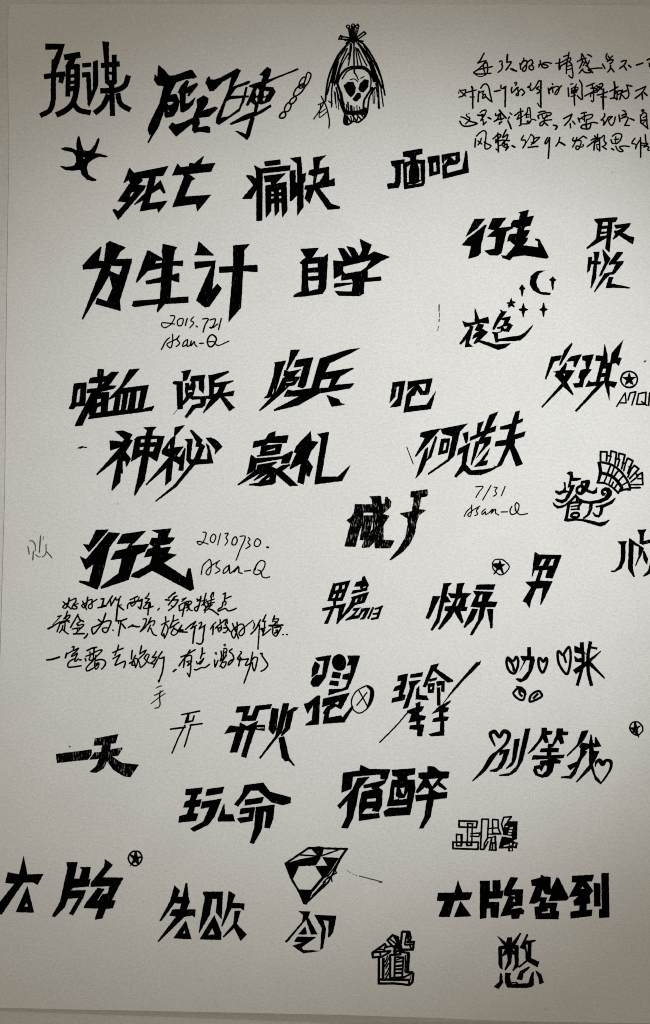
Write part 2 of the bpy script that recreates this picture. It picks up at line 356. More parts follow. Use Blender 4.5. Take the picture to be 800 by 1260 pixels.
LETTERING = """
@ bold lettering | 40 40 6.1538 | compact rounded black lettering reading 预谋 in the upper left corner
#
p 98,85 245,87 207,210 178,295 145,295 145,205 160,205 195,128 98,130
c36 160,290 158,420 156,520 130,590 58,630
s36 86,335 250,312
s34 234,305 212,382
s42 240,190 364,168
p 285,190 328,195 312,250 262,300 250,255
s34 272,262 268,486
s36 256,264 357,256
c40 338,245 338,340 335,420 305,535 250,590 180,625
s24 285,330 340,325
s24 285,378 340,374
s36 285,428 345,418
c36 305,525 350,585 442,608
#
s30 376,250 445,243
s36 376,322 435,318
p 408,325 438,300 448,462 460,420 460,222 495,210 498,400 430,565 418,545
p 530,68 578,72 578,330 590,385 625,385 640,380 605,410 575,400 550,380 548,260
s34 620,168 620,380
s36 518,250 662,238
s20 580,308 612,308
p 550,365 640,360 636,385 605,408 570,398
s36 600,395 607,632
c38 513,442 580,440 650,432 700,400 728,325
c38 575,470 535,555 470,612
c36 645,458 668,540 742,588
@ star drawing | 70 155 10 | black starfish-like splash with six curved arms
p 268,122 285,140 300,230 330,300 380,310 420,295 470,230 500,165 520,145 525,170 515,200 490,290 465,338 530,342 600,365 630,375 600,385 520,378 440,415 385,460 370,520 385,600 440,635 490,662 480,675 440,678 370,660 310,600 290,540 200,550 100,540 40,492 120,505 210,490 240,440 235,370 200,325 95,300 50,280 100,262 170,268 245,300 242,220 258,140 / 320,380 350,395 345,408 328,402
@ bold lettering | 175 75 8 | ragged brush lettering reading 死飞车 beside the chain drawing
#
p 160,40 185,60 225,95 265,145 320,142 475,88 495,92 540,160 515,170 430,178 335,212 290,300 275,335 335,325 370,400 350,480 310,545 235,560 222,540 220,485 165,640 150,670 110,730 62,810 52,804 85,735 100,700 75,735 55,680 70,620 170,420 212,250 150,238 118,190 125,130 150,160 / 245,415 270,400 310,405 290,430 260,435 / 250,480 270,495 255,500
p 380,250 440,185 462,205 440,262 540,215 552,235 460,350 445,340 460,315 430,320 425,420 460,415 525,355 500,430 460,475 400,510 378,500 370,320 350,310
p 540,380 605,340 655,370 645,420 595,490 720,450 748,465 660,548 560,560 570,610 550,655 640,640 672,655 665,710 560,695 515,710 490,680 500,630 480,625 335,745 260,655 295,605 330,625 390,610 500,560 540,460
# 260 75 6.1538
p -43,165 -35,135 -15,115 -5,140 20,142 70,128 195,58 225,70 165,195 285,150 298,160 280,175 190,205 145,265 285,262 285,275 140,290 112,310 75,430 130,420 210,360 240,275 262,195 275,200 255,290 215,380 140,430 60,485 35,470 40,430 130,220 155,120 90,155 20,225 -10,232
#
p 365,105 425,45 455,65 445,110 430,135 440,140 600,80 655,55 665,65 500,130 415,175 410,195 470,200 488,235 440,310 380,330 360,325 345,390 450,330 455,345 400,385 320,425 330,430 290,575 272,598 180,530 200,530 262,555 295,435 150,485 140,475 260,405 325,385 330,335 300,310 280,340 262,335 320,205 285,195 290,185 380,155 395,115 / 335,235 350,205 365,225 355,260 340,265 / 395,240 405,225 440,232 430,250 415,265 400,270 / 330,285 350,275 350,305 340,310 / 390,285 415,272 405,300 392,305
@ chain drawing | 260 75 6.1538 | little pen drawing of a hanging chain of oval links
c9 662,200 668,165 690,130 706,122 715,132
o9 735,86 755,102 742,150 715,190 695,198 716,132 722,100
o10 690,175 710,182 692,225 640,266 625,262 640,215
o9 672,190 690,190 688,205 670,205
o10 640,270 645,285 620,320 595,325 600,295
o10 590,315 605,335 590,375 560,385 555,365 570,330
o11 552,385 565,405 550,430 520,430 522,408
@ skull drawing | 380 20 7.2727 | pen drawing of a skull hanging by its long tied hair
o10 336,92 352,78 368,92 352,108
o10 382,82 396,68 412,82 396,96
o10 418,92 432,78 448,92 432,108
s10 436,70 448,84
c10 355,105 372,200
c10 370,110 378,200
c12 385,85 385,190
s20 402,90 400,200
c10 445,105 415,200
c8 425,110 408,190
p 360,185 385,160 420,165 440,190 430,220 400,245 375,230 355,205
s12 268,205 286,172 302,182 290,204 268,205
s11 300,182 365,192
s11 285,206 365,208
s11 425,192 495,138 512,156 438,208
s14 325,215 385,208 335,242
s14 415,215 485,225
o8 428,225 445,218 448,235 432,240
c14 370,225 270,340 190,510 160,640 150,760
c12 355,245 260,370 200,560 165,700
c26 258,400 235,490 212,600
c11 225,560 208,640 205,812
c11 345,290 280,440 230,620
c9 355,330 290,450 250,600
c9 330,290 250,420 215,560
c9 370,290 365,380 355,440
c18 378,240 375,300 360,390
c12 405,240 405,400 408,510
c9 420,280 440,440
c9 430,290 475,440
c10 440,290 520,445
c14 440,215 500,260 590,400 640,520 682,705
c18 440,240 540,370 610,540 655,650
c30 550,400 600,590
c14 455,260 530,400 610,580 630,825
c9 600,600 615,720
c9 640,600 668,805
c8 490,260 600,450 650,560
c6 250,650 270,835
c6 238,680 247,820
c6 228,670 240,780
c6 573,680 578,780
c6 592,670 590,780
c8 622,720 622,815
c18 265,640 258,600 290,520 350,465 420,452 500,460 560,515 585,590
c10 300,560 350,488 420,468 500,478 545,520 558,590 550,660
s14 350,460 500,455
c18 255,600 282,680 300,770 330,860
c12 245,640 290,800 325,880
c16 290,680 305,760 315,790
c16 570,640 515,720 495,760 490,830
c14 592,640 545,720 525,830 500,890
p 325,830 350,845 400,850 460,840 500,815 530,830 520,870 450,880 400,885 330,880
c14 322,880 318,960 350,970 400,940 440,950 510,890 530,830
p 318,890 345,885 340,965 318,955
s12 350,770 356,840
s7 338,790 340,840
s9 372,800 378,850
s10 385,800 388,850
s9 405,812 408,850
s8 430,800 435,850
s8 455,812 460,850
s12 345,895 372,940
s12 390,885 425,935
s12 430,880 465,920
s10 465,875 490,905
s9 345,905 350,960
s9 375,895 385,940
s8 405,890 400,935
s9 440,900 430,940
s9 480,880 500,880
c12 320,960 345,972 380,955
p 312,620 350,588 400,588 420,640 410,690 378,727 340,685
p 445,650 460,600 500,565 535,572 532,630 490,682 455,672
p 393,742 435,685 465,688 465,725 430,762 405,756
c7 370,568 410,562 440,588
c7 465,555 495,540
c9 406,500 425,530 445,570
@ handwritten note | 380 20 7.2727 | thin pen scribble beside the skull
c10 112,715 160,820 185,950 180,1000
c9 45,920 100,840 135,775
c9 85,792 130,770
c8 108,790 95,905 110,900 170,850
c8 100,865 150,830
s9 178,760 212,785
@ bold lettering | 135 190 6.1538 | sharp angular black lettering reading 死亡
#
p 150,100 185,140 445,88 405,162 350,165 335,245 385,195 425,290 410,298 380,260 315,300 300,370 440,350 370,442 360,410 228,432 255,345 185,385 190,372 270,290 300,178 245,180 250,200 215,230 275,235 262,265 65,497 20,420 35,412 65,430 125,362 60,355 155,215 145,195 105,218 / 150,318 170,285 185,285 165,318
#
p 475,160 512,70 540,98 600,90 605,65 640,70 715,10 690,75 800,65 770,130 600,150 650,185 620,200 570,320 770,305 665,432 655,375 475,400 565,165 555,152
@ bold lettering | 300 185 6.6667 | blocky black lettering reading 痛快
#
p 168,92 300,75 302,115 178,132
p 85,122 135,150 385,122 378,165 155,190 152,578 105,578 105,320 65,397 0,398 -15,395 0,380 80,285 20,210 28,202 70,208 105,235 100,165
p 165,210 345,188 262,275 350,258 358,495 318,550 315,530 310,430 290,430 290,500 255,545 252,435 228,440 225,500 182,555 178,290 225,280 220,258 175,262 / 225,340 245,338 245,355 228,355 / 288,325 308,322 308,342 288,345 / 222,380 245,378 245,392 225,395 / 288,375 308,372 308,392 290,395
#
p 380,65 470,52 480,195 510,185 505,250 490,270 490,465 440,535 438,370 390,418 380,415 378,168 425,162 425,260 440,270 438,110
p 570,60 680,40 625,90 618,148 700,135 700,245 745,230 748,290 620,310 720,440 790,462 788,478 690,487 580,325 540,438 500,395 520,325 497,318 505,290 570,280 575,215 530,198 540,160 575,155 / 605,200 660,185 655,205 625,255 590,270 598,225
@ bold lettering | 470 180 7.2727 | small bottle-shaped black lettering reading 酒吧
#
p 80,132 203,118 200,152 170,160 168,320 150,370 55,382 45,335 110,330 120,310 122,200 108,180 90,178
p 188,50 360,20 365,65 310,82 305,120 385,122 385,330 370,355 200,385 195,330 190,160 205,145 255,130 255,105 232,95 190,95 / 222,185 258,165 240,230 245,320 225,325 / 318,155 345,155 350,300 335,300 335,200 / 235,342 300,335 355,308 355,328 240,348
#
p 410,95 515,80 520,245 425,270 422,155 412,140 / 458,150 485,140 490,225 465,230
p 535,75 695,50 700,130 675,160 600,170 580,185 585,240 720,205 750,38 762,45 778,235 545,292 540,175 555,160 540,145 / 555,140 590,108 580,135 560,165 / 615,95 660,85 660,120 650,130
@ bold lettering | 560 250 6.1538 | heavy slanted black lettering reading 行走 above the moon drawing
#
p 148,120 228,118 165,195 80,255
p 240,165 225,200 195,330 195,375 175,400 100,422 122,325 52,318 100,262 165,215 225,165
p 285,115 388,110 330,190 440,175 435,190 390,215 350,380 325,395 265,395 222,360 300,345 310,255 240,255 300,205 250,195
#
p 480,70 558,52 545,105 597,95 570,170 530,180 520,205 568,205 545,250 530,258 552,262 545,285 515,320 630,335 630,290 608,280 610,268 640,275 710,410 690,420 530,395 440,405 415,432 360,415 350,395 385,400 455,320 415,285 395,292 400,265 415,235 470,230 475,190 425,175 425,155 440,130 485,125 495,80
@ bold lettering | 710 260 8.8889 | black lettering reading 取悦 stacked in two rows
#
p 188,85 300,75 440,65 440,85 425,115 390,120 365,330 355,450 310,405 325,290 110,415 105,400 210,300 230,140 200,110 / 285,115 340,115 338,155 275,162 / 270,195 330,188 328,220 265,225 / 258,248 328,240 322,265 252,275
p 405,150 590,130 570,170 500,235 580,275 628,285 612,360 590,350 460,262 400,310 392,300 420,250 405,222 415,210 435,215 500,180 430,190
#
p 180,445 248,442 225,545 265,550 255,580 220,580 205,740 155,845 150,830 185,580 155,580 140,650 110,675 125,510 118,505 165,500 160,545 190,540 190,470
p 278,420 290,422 370,520 320,600 270,700 250,715 245,705 305,560
p 440,445 505,445 500,460 430,548 510,545 505,570 405,690 360,695 310,740 195,885 185,880 300,680 385,665 425,580 380,580 350,590 350,570
p 350,720 400,720 375,790 500,815 585,835 580,842 400,835 315,840
@ bold lettering | 95 290 6.6667 | large black lettering reading 为生计 above a date and signature
#
p 195,90 200,95 178,205 222,210 240,65 268,45 400,98 355,130 320,195 450,188 448,215 350,535 358,618 150,560 165,512 245,538 290,430 265,325 190,455 130,550 48,690 40,680 200,265 50,278 45,245 130,150 / 280,248 372,248 345,322 270,290
#
p 705,68 822,95 800,125 787,210 870,205 867,250 785,245 780,322 838,305 837,385 775,365 765,510 912,500 914,550 720,560 660,630 655,620 668,560 470,585 450,575 465,535 680,520 690,385 570,398 560,372 690,340 695,265 580,290 490,385 482,380 575,125 590,122 690,180 705,190 695,130 / 648,207 698,204 696,222 642,230
# 210 290 6.6667
p 230,45 350,155 350,163 195,160 215,130
p 195,215 370,205 340,445 385,395 420,435 320,580 285,590 210,530 335,250 200,272
p 515,80 650,70 605,120 600,245 712,240 712,298 595,290 578,590 475,710 510,300 400,305 400,255 515,250
@ bold lettering | 355 285 6.1538 | chunky black lettering reading 自学
#
p 90,132 230,123 180,198 270,190 300,165 285,430 260,470 130,490 40,497 40,480 100,450 105,250 85,238 130,195 / 150,245 222,240 222,270 148,278 / 148,312 228,308 225,335 148,340 / 148,372 232,370 225,435 200,440 155,452
#
p 375,125 420,125 470,190 480,185 440,110 500,125 535,185 560,140 540,55 630,100 600,180 650,150 770,192 700,225 600,290 600,350 700,340 705,370 575,382 570,470 540,488 380,485 350,450 480,455 490,395 345,425 350,392 490,385 480,360 400,370 405,325 345,358 340,220 420,225 / 415,265 625,215 590,270 550,298 430,318 412,295
@ bold lettering | 560 320 6.1538 | flowing black lettering reading 夜色 under the crescent moon
#
p 150,365 185,450 250,430 258,480 200,475 90,505 75,510 55,460 90,475 150,470
p 110,500 140,500 105,630 135,655 75,660 85,600 45,640 32,635 110,520
p 175,480 220,490 205,520 250,545 190,605 310,640 425,630 380,665 325,680 180,620 150,635 140,630 170,580 130,600 140,570 165,545 190,545 150,530
# 600 375 12.3077
p 190,68 235,98 295,102 270,130 200,230 130,330 100,380 78,378 78,345 130,230 185,140 205,112
p 205,215 250,195 340,175 355,182 335,225 310,280 345,285 385,312 350,360 320,412 240,400 195,390 205,360 145,365 138,345 200,325 235,305 260,235 215,230 / 240,330 305,318 280,360 250,365
p 62,408 140,420 215,400 225,410 160,425 155,470 160,520 350,485 470,470 560,425 640,350 690,300 670,350 580,470 500,535 400,550 200,550 125,575 105,500 95,450
@ moon drawing | 560 320 6.1538 | inked crescent moon among small sparkles
p 685,78 640,100 615,150 620,200 650,240 725,250 715,265 650,260 590,230 565,180 575,120 620,85
k 508,215 22 30 60
k 740,150 25 25 78
k 517,375 35 48 58
k 670,375 30 52 55
p 425,282 434,312 460,318 440,332 448,358 426,345 405,366 410,335 388,325 415,315
s12 405,345 425,325 445,352
@ signature | 190 380 8 | thin handwritten date and signature under 为生计
c10 158,68 200,72 165,150 100,185 75,170 75,140 130,140 200,150
o10 260,95 285,100 265,165 232,160 230,115
s11 325,95 305,165
c10 385,80 360,115 388,135 350,188
s13 412,170 424,178
c11 475,100 530,98 500,160 480,230
c11 548,110 600,100 590,150 560,192 545,180 575,185 625,150
s11 660,95 632,205
c11 70,400 120,310 150,285
c10 180,250 180,330 160,385 125,350 215,300
c10 245,265 225,300 250,340 215,372
s10 215,300 245,270
c10 320,305 290,330 280,370 320,350 330,300 325,370 350,360 365,315
c10 365,315 362,365 395,320 400,350 420,372
s11 447,340 485,338
o13 570,255 610,290 590,350 550,375 525,340 535,280
c10 530,325 590,325 620,360 735,318
@ bold lettering | 660 410 5.7143 | spiky black lettering reading 安琪 by a circled star
#
p 250,65 255,75 215,150 165,232 162,220 195,125
p 105,165 180,155 165,190 125,200 70,325 60,322
p 240,165 320,148 275,240 260,235 265,195 210,200
p 115,270 165,262 205,205 215,215 205,260 270,262 215,345 260,425 258,438 190,375 40,525 35,518 180,350 130,300 140,280 / 188,285 205,285 200,302
#
p 325,160 405,148 370,250 390,255 340,320 325,380 270,382 258,352 300,350 310,320 295,315 310,260 350,250 345,195 325,190
p 480,75 500,150 500,210 520,205 530,140 612,45 575,170 600,175 580,230 560,210 535,215 510,335 570,345 550,385 515,370 515,475 480,350 280,555 272,545 425,370 345,378 370,330 385,345 420,340 455,195 415,195 420,155 470,160 / 470,250 492,250 485,280 460,280 / 455,310 480,305 475,335 445,340
@ circled star | 660 410 5.7143 | small star inside a ring after 安琪
* 653,325 57 12
@ handwritten note | 660 410 5.7143 | thin angular latin letters under the circled star
s9 565,515 625,420 632,490 590,490
s10 645,470 660,420 700,412 672,505
s10 720,425 772,415 765,500 705,500 720,425
s9 740,480 778,508
s10 797,420 790,508
@ bold lettering | 80 450 7.2727 | heavy black lettering reading 嗜血
#
p 80,160 195,150 180,360 100,365 75,390 35,385 60,330 / 115,215 140,205 130,325 102,330
p 295,30 350,32 345,95 378,90 415,55 485,55 395,178 462,178 440,205 300,240 398,235 380,412 320,415 325,360 290,375 275,420 215,440 212,415 155,535 90,542 90,530 235,245 195,245 200,210 290,200 300,155 212,158 225,110 290,100 / 338,145 355,145 335,170 / 288,300 325,295 320,325 285,335
#
p 575,35 670,25 520,200 750,172 700,385 800,358 782,402 205,478 232,430 430,400 450,280 400,302 392,295 500,180 / 505,250 520,255 500,395 482,400 / 570,240 588,240 560,390 545,400 / 645,228 680,222 650,380 625,385
@ bold lettering | 205 440 8 | smaller black lettering reading 阅兵 with interlocked strokes
#
# 210 450 10
p 130,70 255,48 200,180 150,190 155,95
p 25,205 50,190 150,195 150,530 85,540 75,235 30,225
p 255,130 300,125 430,110 410,180 415,250 405,345 350,290 350,190 300,190 310,250 285,345 275,375 400,378 500,365 655,335 790,305 770,370 660,380 790,515 725,560 610,390 460,535 405,585 400,575 490,410 440,405 425,490 390,515 310,520 200,645 175,630 265,485 370,460 365,410 270,420 240,400 150,490 140,470 150,440 195,375 175,310 185,255 180,215 225,210 235,255 260,200 240,185 / 215,305 265,295 270,320 215,330
s3 75,548 38,600
#
p 465,115 500,115 715,62 718,80 540,185 545,215 775,180 770,195 690,230 640,340 560,375 470,372 480,345 470,150 / 535,262 600,262 570,335 530,350
@ bold lettering | 315 420 6.1538 | larger slashing black lettering reading 阅兵
#
# 318 425 11.4286
p 455,65 585,60 410,350 390,345 430,210
p 225,240 390,215 340,330 240,665 205,710 150,735 85,745 85,730 125,700 215,430 235,270 / 205,700 195,670 215,600 222,620
p 345,460 380,440 355,425 365,345 440,370 605,335 520,415 510,440 590,440 510,560 440,570 390,620 150,830 20,925 12,912 150,760 250,660 / 395,515 490,503 470,522 390,528 / 370,578 420,575 380,592
p 530,205 775,165 745,260 665,570 625,605 550,580 640,290 500,310
# 315 420 6.1538
#
p 485,130 690,65 790,50 720,90 560,165 525,235 735,200 740,208 640,265 600,330 745,318 715,355 480,395 320,485 140,528 138,515 330,415 210,420 240,365 275,375 420,355 / 500,290 575,282 550,350 480,355 490,310
p 535,405 630,440 640,465 675,478 575,495
@ bold lettering | 470 450 10 | single outlined-looking black character 吧
#
p 135,205 290,185 230,495 100,515 190,410 215,255 180,260 165,380 95,460
p 320,195 625,155 575,355 475,360 435,295 405,365 365,380 335,500 550,480 665,310 600,535 268,575 305,355 425,225 315,310 / 450,230 550,220 530,310 510,312
@ bold lettering | 85 515 6.6667 | black lettering reading 神秘 with long sweeping tails
#
p 380,105 440,98 520,130 500,170 525,180 465,275 508,330 470,400 462,345 440,350 440,450 425,450 420,520 355,592 350,580 400,330 230,465 225,455 420,235 340,262 335,180 440,190 455,170
p 612,72 722,68 690,100 680,140 785,145 750,260 722,352 655,310 620,510 540,635 535,625 600,300 510,355 540,180 535,170 560,148 630,140 640,95 / 590,172 622,170 620,195 588,200 / 672,170 725,165 720,195 670,195 / 582,235 612,232 610,255 578,260 / 665,235 705,230 690,270 660,270
p 62,245 85,235 110,226 145,235 150,240 120,238 95,245
# 190 525 8
p 200,5 300,-15 210,90 195,205 290,195 220,290 250,300 300,210 308,212 285,435 235,430 250,375 185,335 165,530 105,580 120,405 -80,578 -85,570 145,300 75,270 75,235 160,120 195,90 / 130,215 155,165 155,215
p 297,122 378,120 358,310 370,325 390,320 440,200 405,195 415,150 350,35 370,30 475,130 460,165 500,190 450,320 520,322 525,230 505,160 540,190 580,360 400,375 220,590 15,740 10,730 200,570 350,375 315,330 325,150
p 505,110 560,105 620,140 670,195 595,275 600,225
@ bold lettering | 295 520 5.7143 | black lettering reading 豪礼
#
# 293 525 10
p 195,180 335,155 380,85 465,50 455,120 620,105 600,200 370,200 355,220 180,262
p 285,245 300,235 400,225 545,210 515,335 460,345 235,370 230,355 270,345 / 355,295 460,262 455,285 350,308
p 160,345 225,390 530,365 670,295 675,320 630,450 525,455 545,395 230,450 215,530 100,600 115,560
p 240,470 470,430 480,440 410,490 445,505 475,520 540,475 640,462 640,475 545,545 740,725 640,732 470,590 460,690 430,710 270,732 135,720 140,705 245,690 300,640 380,570 200,665 195,655 280,570 190,620 5,722 -10,715 100,625 230,520 / 345,650 390,620 385,645 340,662
# 295 520 5.7143
#
p 500,60 505,130 555,135 500,205 480,260 515,310 490,382 470,370 470,335 450,435 405,420 430,290 355,328 350,320 400,215 380,210 400,165 430,130
p 545,80 628,65 575,380 690,380 780,297 720,410 525,435 575,110
@ bold lettering | 495 495 5 | slanted black lettering reading 阿道夫 above a small date
#
p 115,185 238,160 160,250 85,335 78,332 140,220 110,212
p 205,205 215,215 180,335 150,362
p 140,290 160,275 150,360 120,430 82,470
p 235,165 405,130 355,180 320,330 290,360 160,448 160,435 280,350 310,210 250,195
p 240,225 295,222 280,310 220,325 / 258,250 275,248 268,290 250,300
s4 28,275 68,380
#
# 560 500 12.3077
p 112,412 205,380 195,500 180,560 160,560
p 345,255 440,225 395,330 380,390 435,370 520,130 655,80 600,190 530,325 625,295 610,380 500,410 440,470 550,455 530,560 450,640 380,720 315,790 430,600 440,555 365,575 350,640 300,780 250,890 238,885 310,535 355,525 395,450 225,525 230,465 325,425
p 525,630 500,720 430,825 500,815 475,890 285,920 380,820
p 50,645 235,548 200,680 165,880 250,970 430,955 560,935 600,915 580,885 610,905 640,905 600,950 520,990 390,1040 210,1035 135,975 20,1075 -10,1060 95,890 125,695 35,750
# 495 495 5
p 695,60 722,50 715,110 745,98 740,120 705,135 690,200 760,178 750,210 695,228 690,265 742,380 700,395 662,285 610,390 575,405 600,360 640,265 570,272 575,240 640,230 660,165 600,168 605,150 675,130
@ signature | 560 590 8 | small thin handwritten date and signature under 阿道夫
c9 205,72 275,70 240,120 205,178
s9 355,58 272,203
c9 385,75 415,80 395,110 410,140 380,165
s9 495,68 455,160
c9 90,365 120,310 165,270
c9 165,250 160,330 145,365 125,350 180,300 245,262
c9 230,280 210,310 225,340 195,355
c9 300,290 265,320 270,345 300,315 300,345 330,330 375,290 355,335 400,290 400,330 430,350
s10 455,320 515,318
c10 560,265 540,310 560,345 610,320 630,250 605,228 590,260 600,300
c9 590,300 640,345 715,335
@ bold lettering | 670 550 6.1538 | curling black lettering reading 餐厅 beside a feather headdress drawing
# 676 575 8.8889
p 190,65 225,45 258,52 255,75 262,115 345,118 350,130 300,148 240,150 235,195 275,190 280,205 250,270 220,330 190,370 140,395 85,375 62,350 75,342 130,358 170,345 205,275 165,280 110,302 70,280 62,252 110,265 150,250 165,215 155,165 170,160 180,175 180,250 215,262 225,215 200,225 205,205 220,150 225,90 205,75
c 350,155,10 400,150,18 432,150,22 410,215,34 345,285,36 305,270,28 308,225,28 345,205,28 370,230,30 355,262,26
p 350,158 440,142 400,220 340,200 / 362,180 395,170 385,200 370,195
p 385,210 430,245 470,260 500,245 515,218 525,225 520,280 480,292 420,275 375,245
p 292,285 300,305 330,340 390,365 450,372 540,355 600,330 630,285 620,255 590,265 600,280 620,285 600,312 575,310 562,280 570,245 610,218 655,225 685,260 680,310 640,355 560,390 450,400 360,390 300,350 285,330 230,390 150,440 90,452 50,420 35,382 48,385 70,412 110,425 170,405 230,355
s24 300,340 305,370 285,385
c24 205,400 270,385 360,385
s30 215,400 182,575
c24 350,385 320,430 325,470
s16 240,430 310,420
s16 240,462 320,455
o26 250,510 300,498 325,510 310,545 265,545 240,535
p 165,560 200,560 270,560 370,565 470,585 550,605 620,590 655,570 658,580 610,630 560,648 480,625 370,590 290,582 200,595 162,585
# 676 575 8.8889
p 440,395 475,395 470,450 440,520 390,562 368,560 372,545 410,520 430,470
p 505,425 590,405 660,375 722,330 725,340 690,395 620,430 590,445 580,510 545,550 500,540 472,500 475,488 510,520 540,520 555,470 552,435 515,440
@ headdress drawing | 670 550 6.1538 | pen drawing of a banded feather headdress
c 412,110,22 425,190,24 405,272,16
c16 420,112 520,140 590,200 640,280 650,320
c22 430,195 510,222 565,275 590,315
c14 400,270 460,275 520,310 560,350
p 550,352 575,305 600,315 660,310 655,330 600,330
s12 480,195 500,140
s12 530,150 510,205
s12 560,180 525,225
s12 595,220 560,258
s11 622,270 590,290
s11 470,225 455,262
s11 505,235 490,275
s11 522,265 510,292
s11 552,280 530,312
s13 425,110 425,35 475,38 470,105
s11 475,65 505,70 490,115
s13 500,65 505,30 545,42 535,130
s11 545,90 570,95 555,145
s13 560,92 565,48 610,60 585,165
s11 590,120 615,125 600,180
s13 615,122 630,85 670,105 630,200
s11 640,150 660,160 632,228
s13 662,162 680,140 715,165 645,240
s11 690,200 710,220 655,265
s13 700,215 740,195 745,285
s11 705,240 745,240
s11 655,285 745,285
s12 650,310 725,308
@ bold lettering | 415 595 6.6667 | scribble-filled black lettering reading 戒刀 with a dagger-shaped stroke
#!
p 265,105 360,100 365,165 390,165 395,110 410,108 445,150 435,195 375,250 430,265 380,340 380,460 470,468 435,530 310,530 305,480 265,520 215,530 200,520 225,465 185,462 208,330 180,400 150,518 60,515 110,330 75,300 110,280 140,230 145,170 290,170 285,130 / 215,238 292,238 292,260 215,262 / 285,330 295,310 290,370 270,400
#!
p 605,65 740,48 745,85 735,105 690,112 670,210 730,218 670,262 650,320 640,400 600,490 540,560 440,630 430,625 500,540 560,440 580,330 575,285 515,245 615,225 630,115 600,112
@ bold lettering | 90 645 5.3333 | largest heavy black lettering reading 行走 above four lines of notes
#
p 150,38 235,35 105,185 65,130 105,135
p 235,52 308,60 240,150 180,385 160,430 38,380 45,370 105,378 135,260 85,300 45,210 85,230
p 325,65 480,42 385,140 500,130 470,180 420,200 365,365 185,425 180,410 300,320 320,225 245,235 280,175 350,160 375,125 285,130
#
p 515,40 645,28 620,85 670,88 635,130 570,140 575,155 645,148 620,190 680,200 595,255 740,350 755,290 772,290 795,425 770,438 520,305 430,355 380,345 390,325 500,265 520,210 465,218 490,165 530,150 500,130 515,90 555,90 560,60
@ signature | 235 645 7.2727 | thin handwritten eight digit date and signature beside the largest 行走
c9 108,72 135,75 115,150 80,185 55,155 100,160 155,178
o9 205,88 222,105 200,165 175,150 185,105
s9 265,85 240,185
c9 305,85 335,80 315,120 330,150 305,188
o10 400,112 415,140 395,185 370,180 375,135
c9 440,108 485,108 440,230 405,322
c9 515,120 530,135 510,160 530,190 492,220
o9 595,130 625,155 600,200 570,190 575,150
s14 680,205 694,208
c9 92,450 110,370 140,335
c9 150,330 165,312 180,335 175,430 155,455 135,435 175,380 258,325
c9 240,340 225,375 262,410 220,440
c9 345,365 300,400 290,440 330,415 345,370 350,440 385,415 425,375 385,430 430,385 430,430 460,440
s10 480,420 535,412
c9 600,350 570,400 565,440 600,450 655,390 660,335 630,325 590,360 575,410
c9 600,410 625,420 640,470 670,480 705,470
@ faint scribble | 20 650 10 | faint trial scribble near the left margin
#?
s9 145,225 162,318
c9 165,158 200,155 235,210 235,280
s12 212,285 205,390
s12 300,95 285,295
c9 240,325 270,350 300,352
s6 340,100 330,145
c9 368,200 360,320 320,355
c10 368,280 405,320 442,365
@ bold lettering | 390 700 8.8889 | small black lettering reading 男声 with tiny digits 2013
#
p 180,155 200,160 368,125 280,350 115,350 / 205,190 245,180 235,225 200,240 / 280,180 310,170 300,215 270,225 / 185,278 212,272 195,315 165,322 / 245,270 275,258 260,310 230,315
p 60,430 180,405 180,345 215,345 205,400 320,376 265,520 225,605 212,598 245,430 190,430 120,600 80,600 150,445 60,462
#
p 500,90 520,75 570,180 555,200 550,235 375,275 395,235 480,225 470,190 410,195 430,145 490,130 / 500,200 530,190 540,200 510,212
p 375,310 570,250 520,370 420,395 260,560 225,600 250,540 350,410 385,330 / 425,330 450,320 435,365 410,370 / 490,310 500,300 490,345 475,355
#
# 420 742 14.5455
p 195,130 225,95 350,78 300,140 230,230 350,210 330,260 285,275 75,315 80,290 180,225 260,145
p 360,100 525,80 470,190 420,285 330,300 335,285 380,250 425,140 385,160 330,240 290,240 340,160
s34 570,85 485,272
c 610,105,30 670,90,34 735,60,34
s40 715,70 650,260
s34 575,195 670,185
s34 545,285 655,265
@ bold lettering | 515 705 7.2727 | clean black lettering reading 快乐
#
p 130,205 195,208 95,412 65,405 90,340
p 225,92 300,90 270,120 250,200 290,260 230,265 185,440 125,515 110,508 165,400 205,200
p 345,95 415,88 395,130 390,180 475,182 430,225 415,300 440,305 430,340 375,340 405,440 385,452 320,345 290,400 190,510 175,500 265,345 232,335 240,300 300,295 330,225 290,225 265,180 335,185 / 350,240 380,222 375,240 350,295 335,298
#
p 520,105 690,100 670,150 510,148
p 490,160 670,170 620,255 710,258 685,305 600,305 580,400 480,560 460,550 530,430 550,310 465,300 515,200 / 548,200 576,190 566,252 535,258
p 480,320 535,325 490,420 410,495 405,480
p 615,322 668,322 662,490 645,498
@ circled star | 590 665 6.6667 | star in a ring with a short tail above 快乐
# 600 680 20
o25 250,165 330,160 430,215 535,340 490,440 400,525 320,545 220,490 140,400 125,320 130,240 190,170
p 305,165 340,280 440,285 380,330 360,360 375,430 400,520 370,520 320,420 280,410 210,490 150,540 145,525 230,400 130,310 135,265 275,260
@ bold lettering | 590 665 6.6667 | single slanted black character 男
#
p 455,95 490,115 675,120 600,310 540,305 560,240 520,245 495,330 600,335 505,530 500,525 520,390 465,395 425,490 410,555 385,510 355,500 425,385 375,340 460,335 490,245 455,245 430,305 440,200 / 515,155 545,150 520,205 490,210 / 590,155 620,150 600,205 565,208
@ bold lettering | 740 640 13.3333 | black lettering cut off at the right edge, middle of the sheet
#
p 265,350 415,345 395,400 390,660 330,790 220,850 160,850 165,830 220,825 290,740 320,640 325,410
p 455,292 700,465 660,560 565,755 555,750 610,600 615,440 530,400 515,780 550,930 530,930 440,800
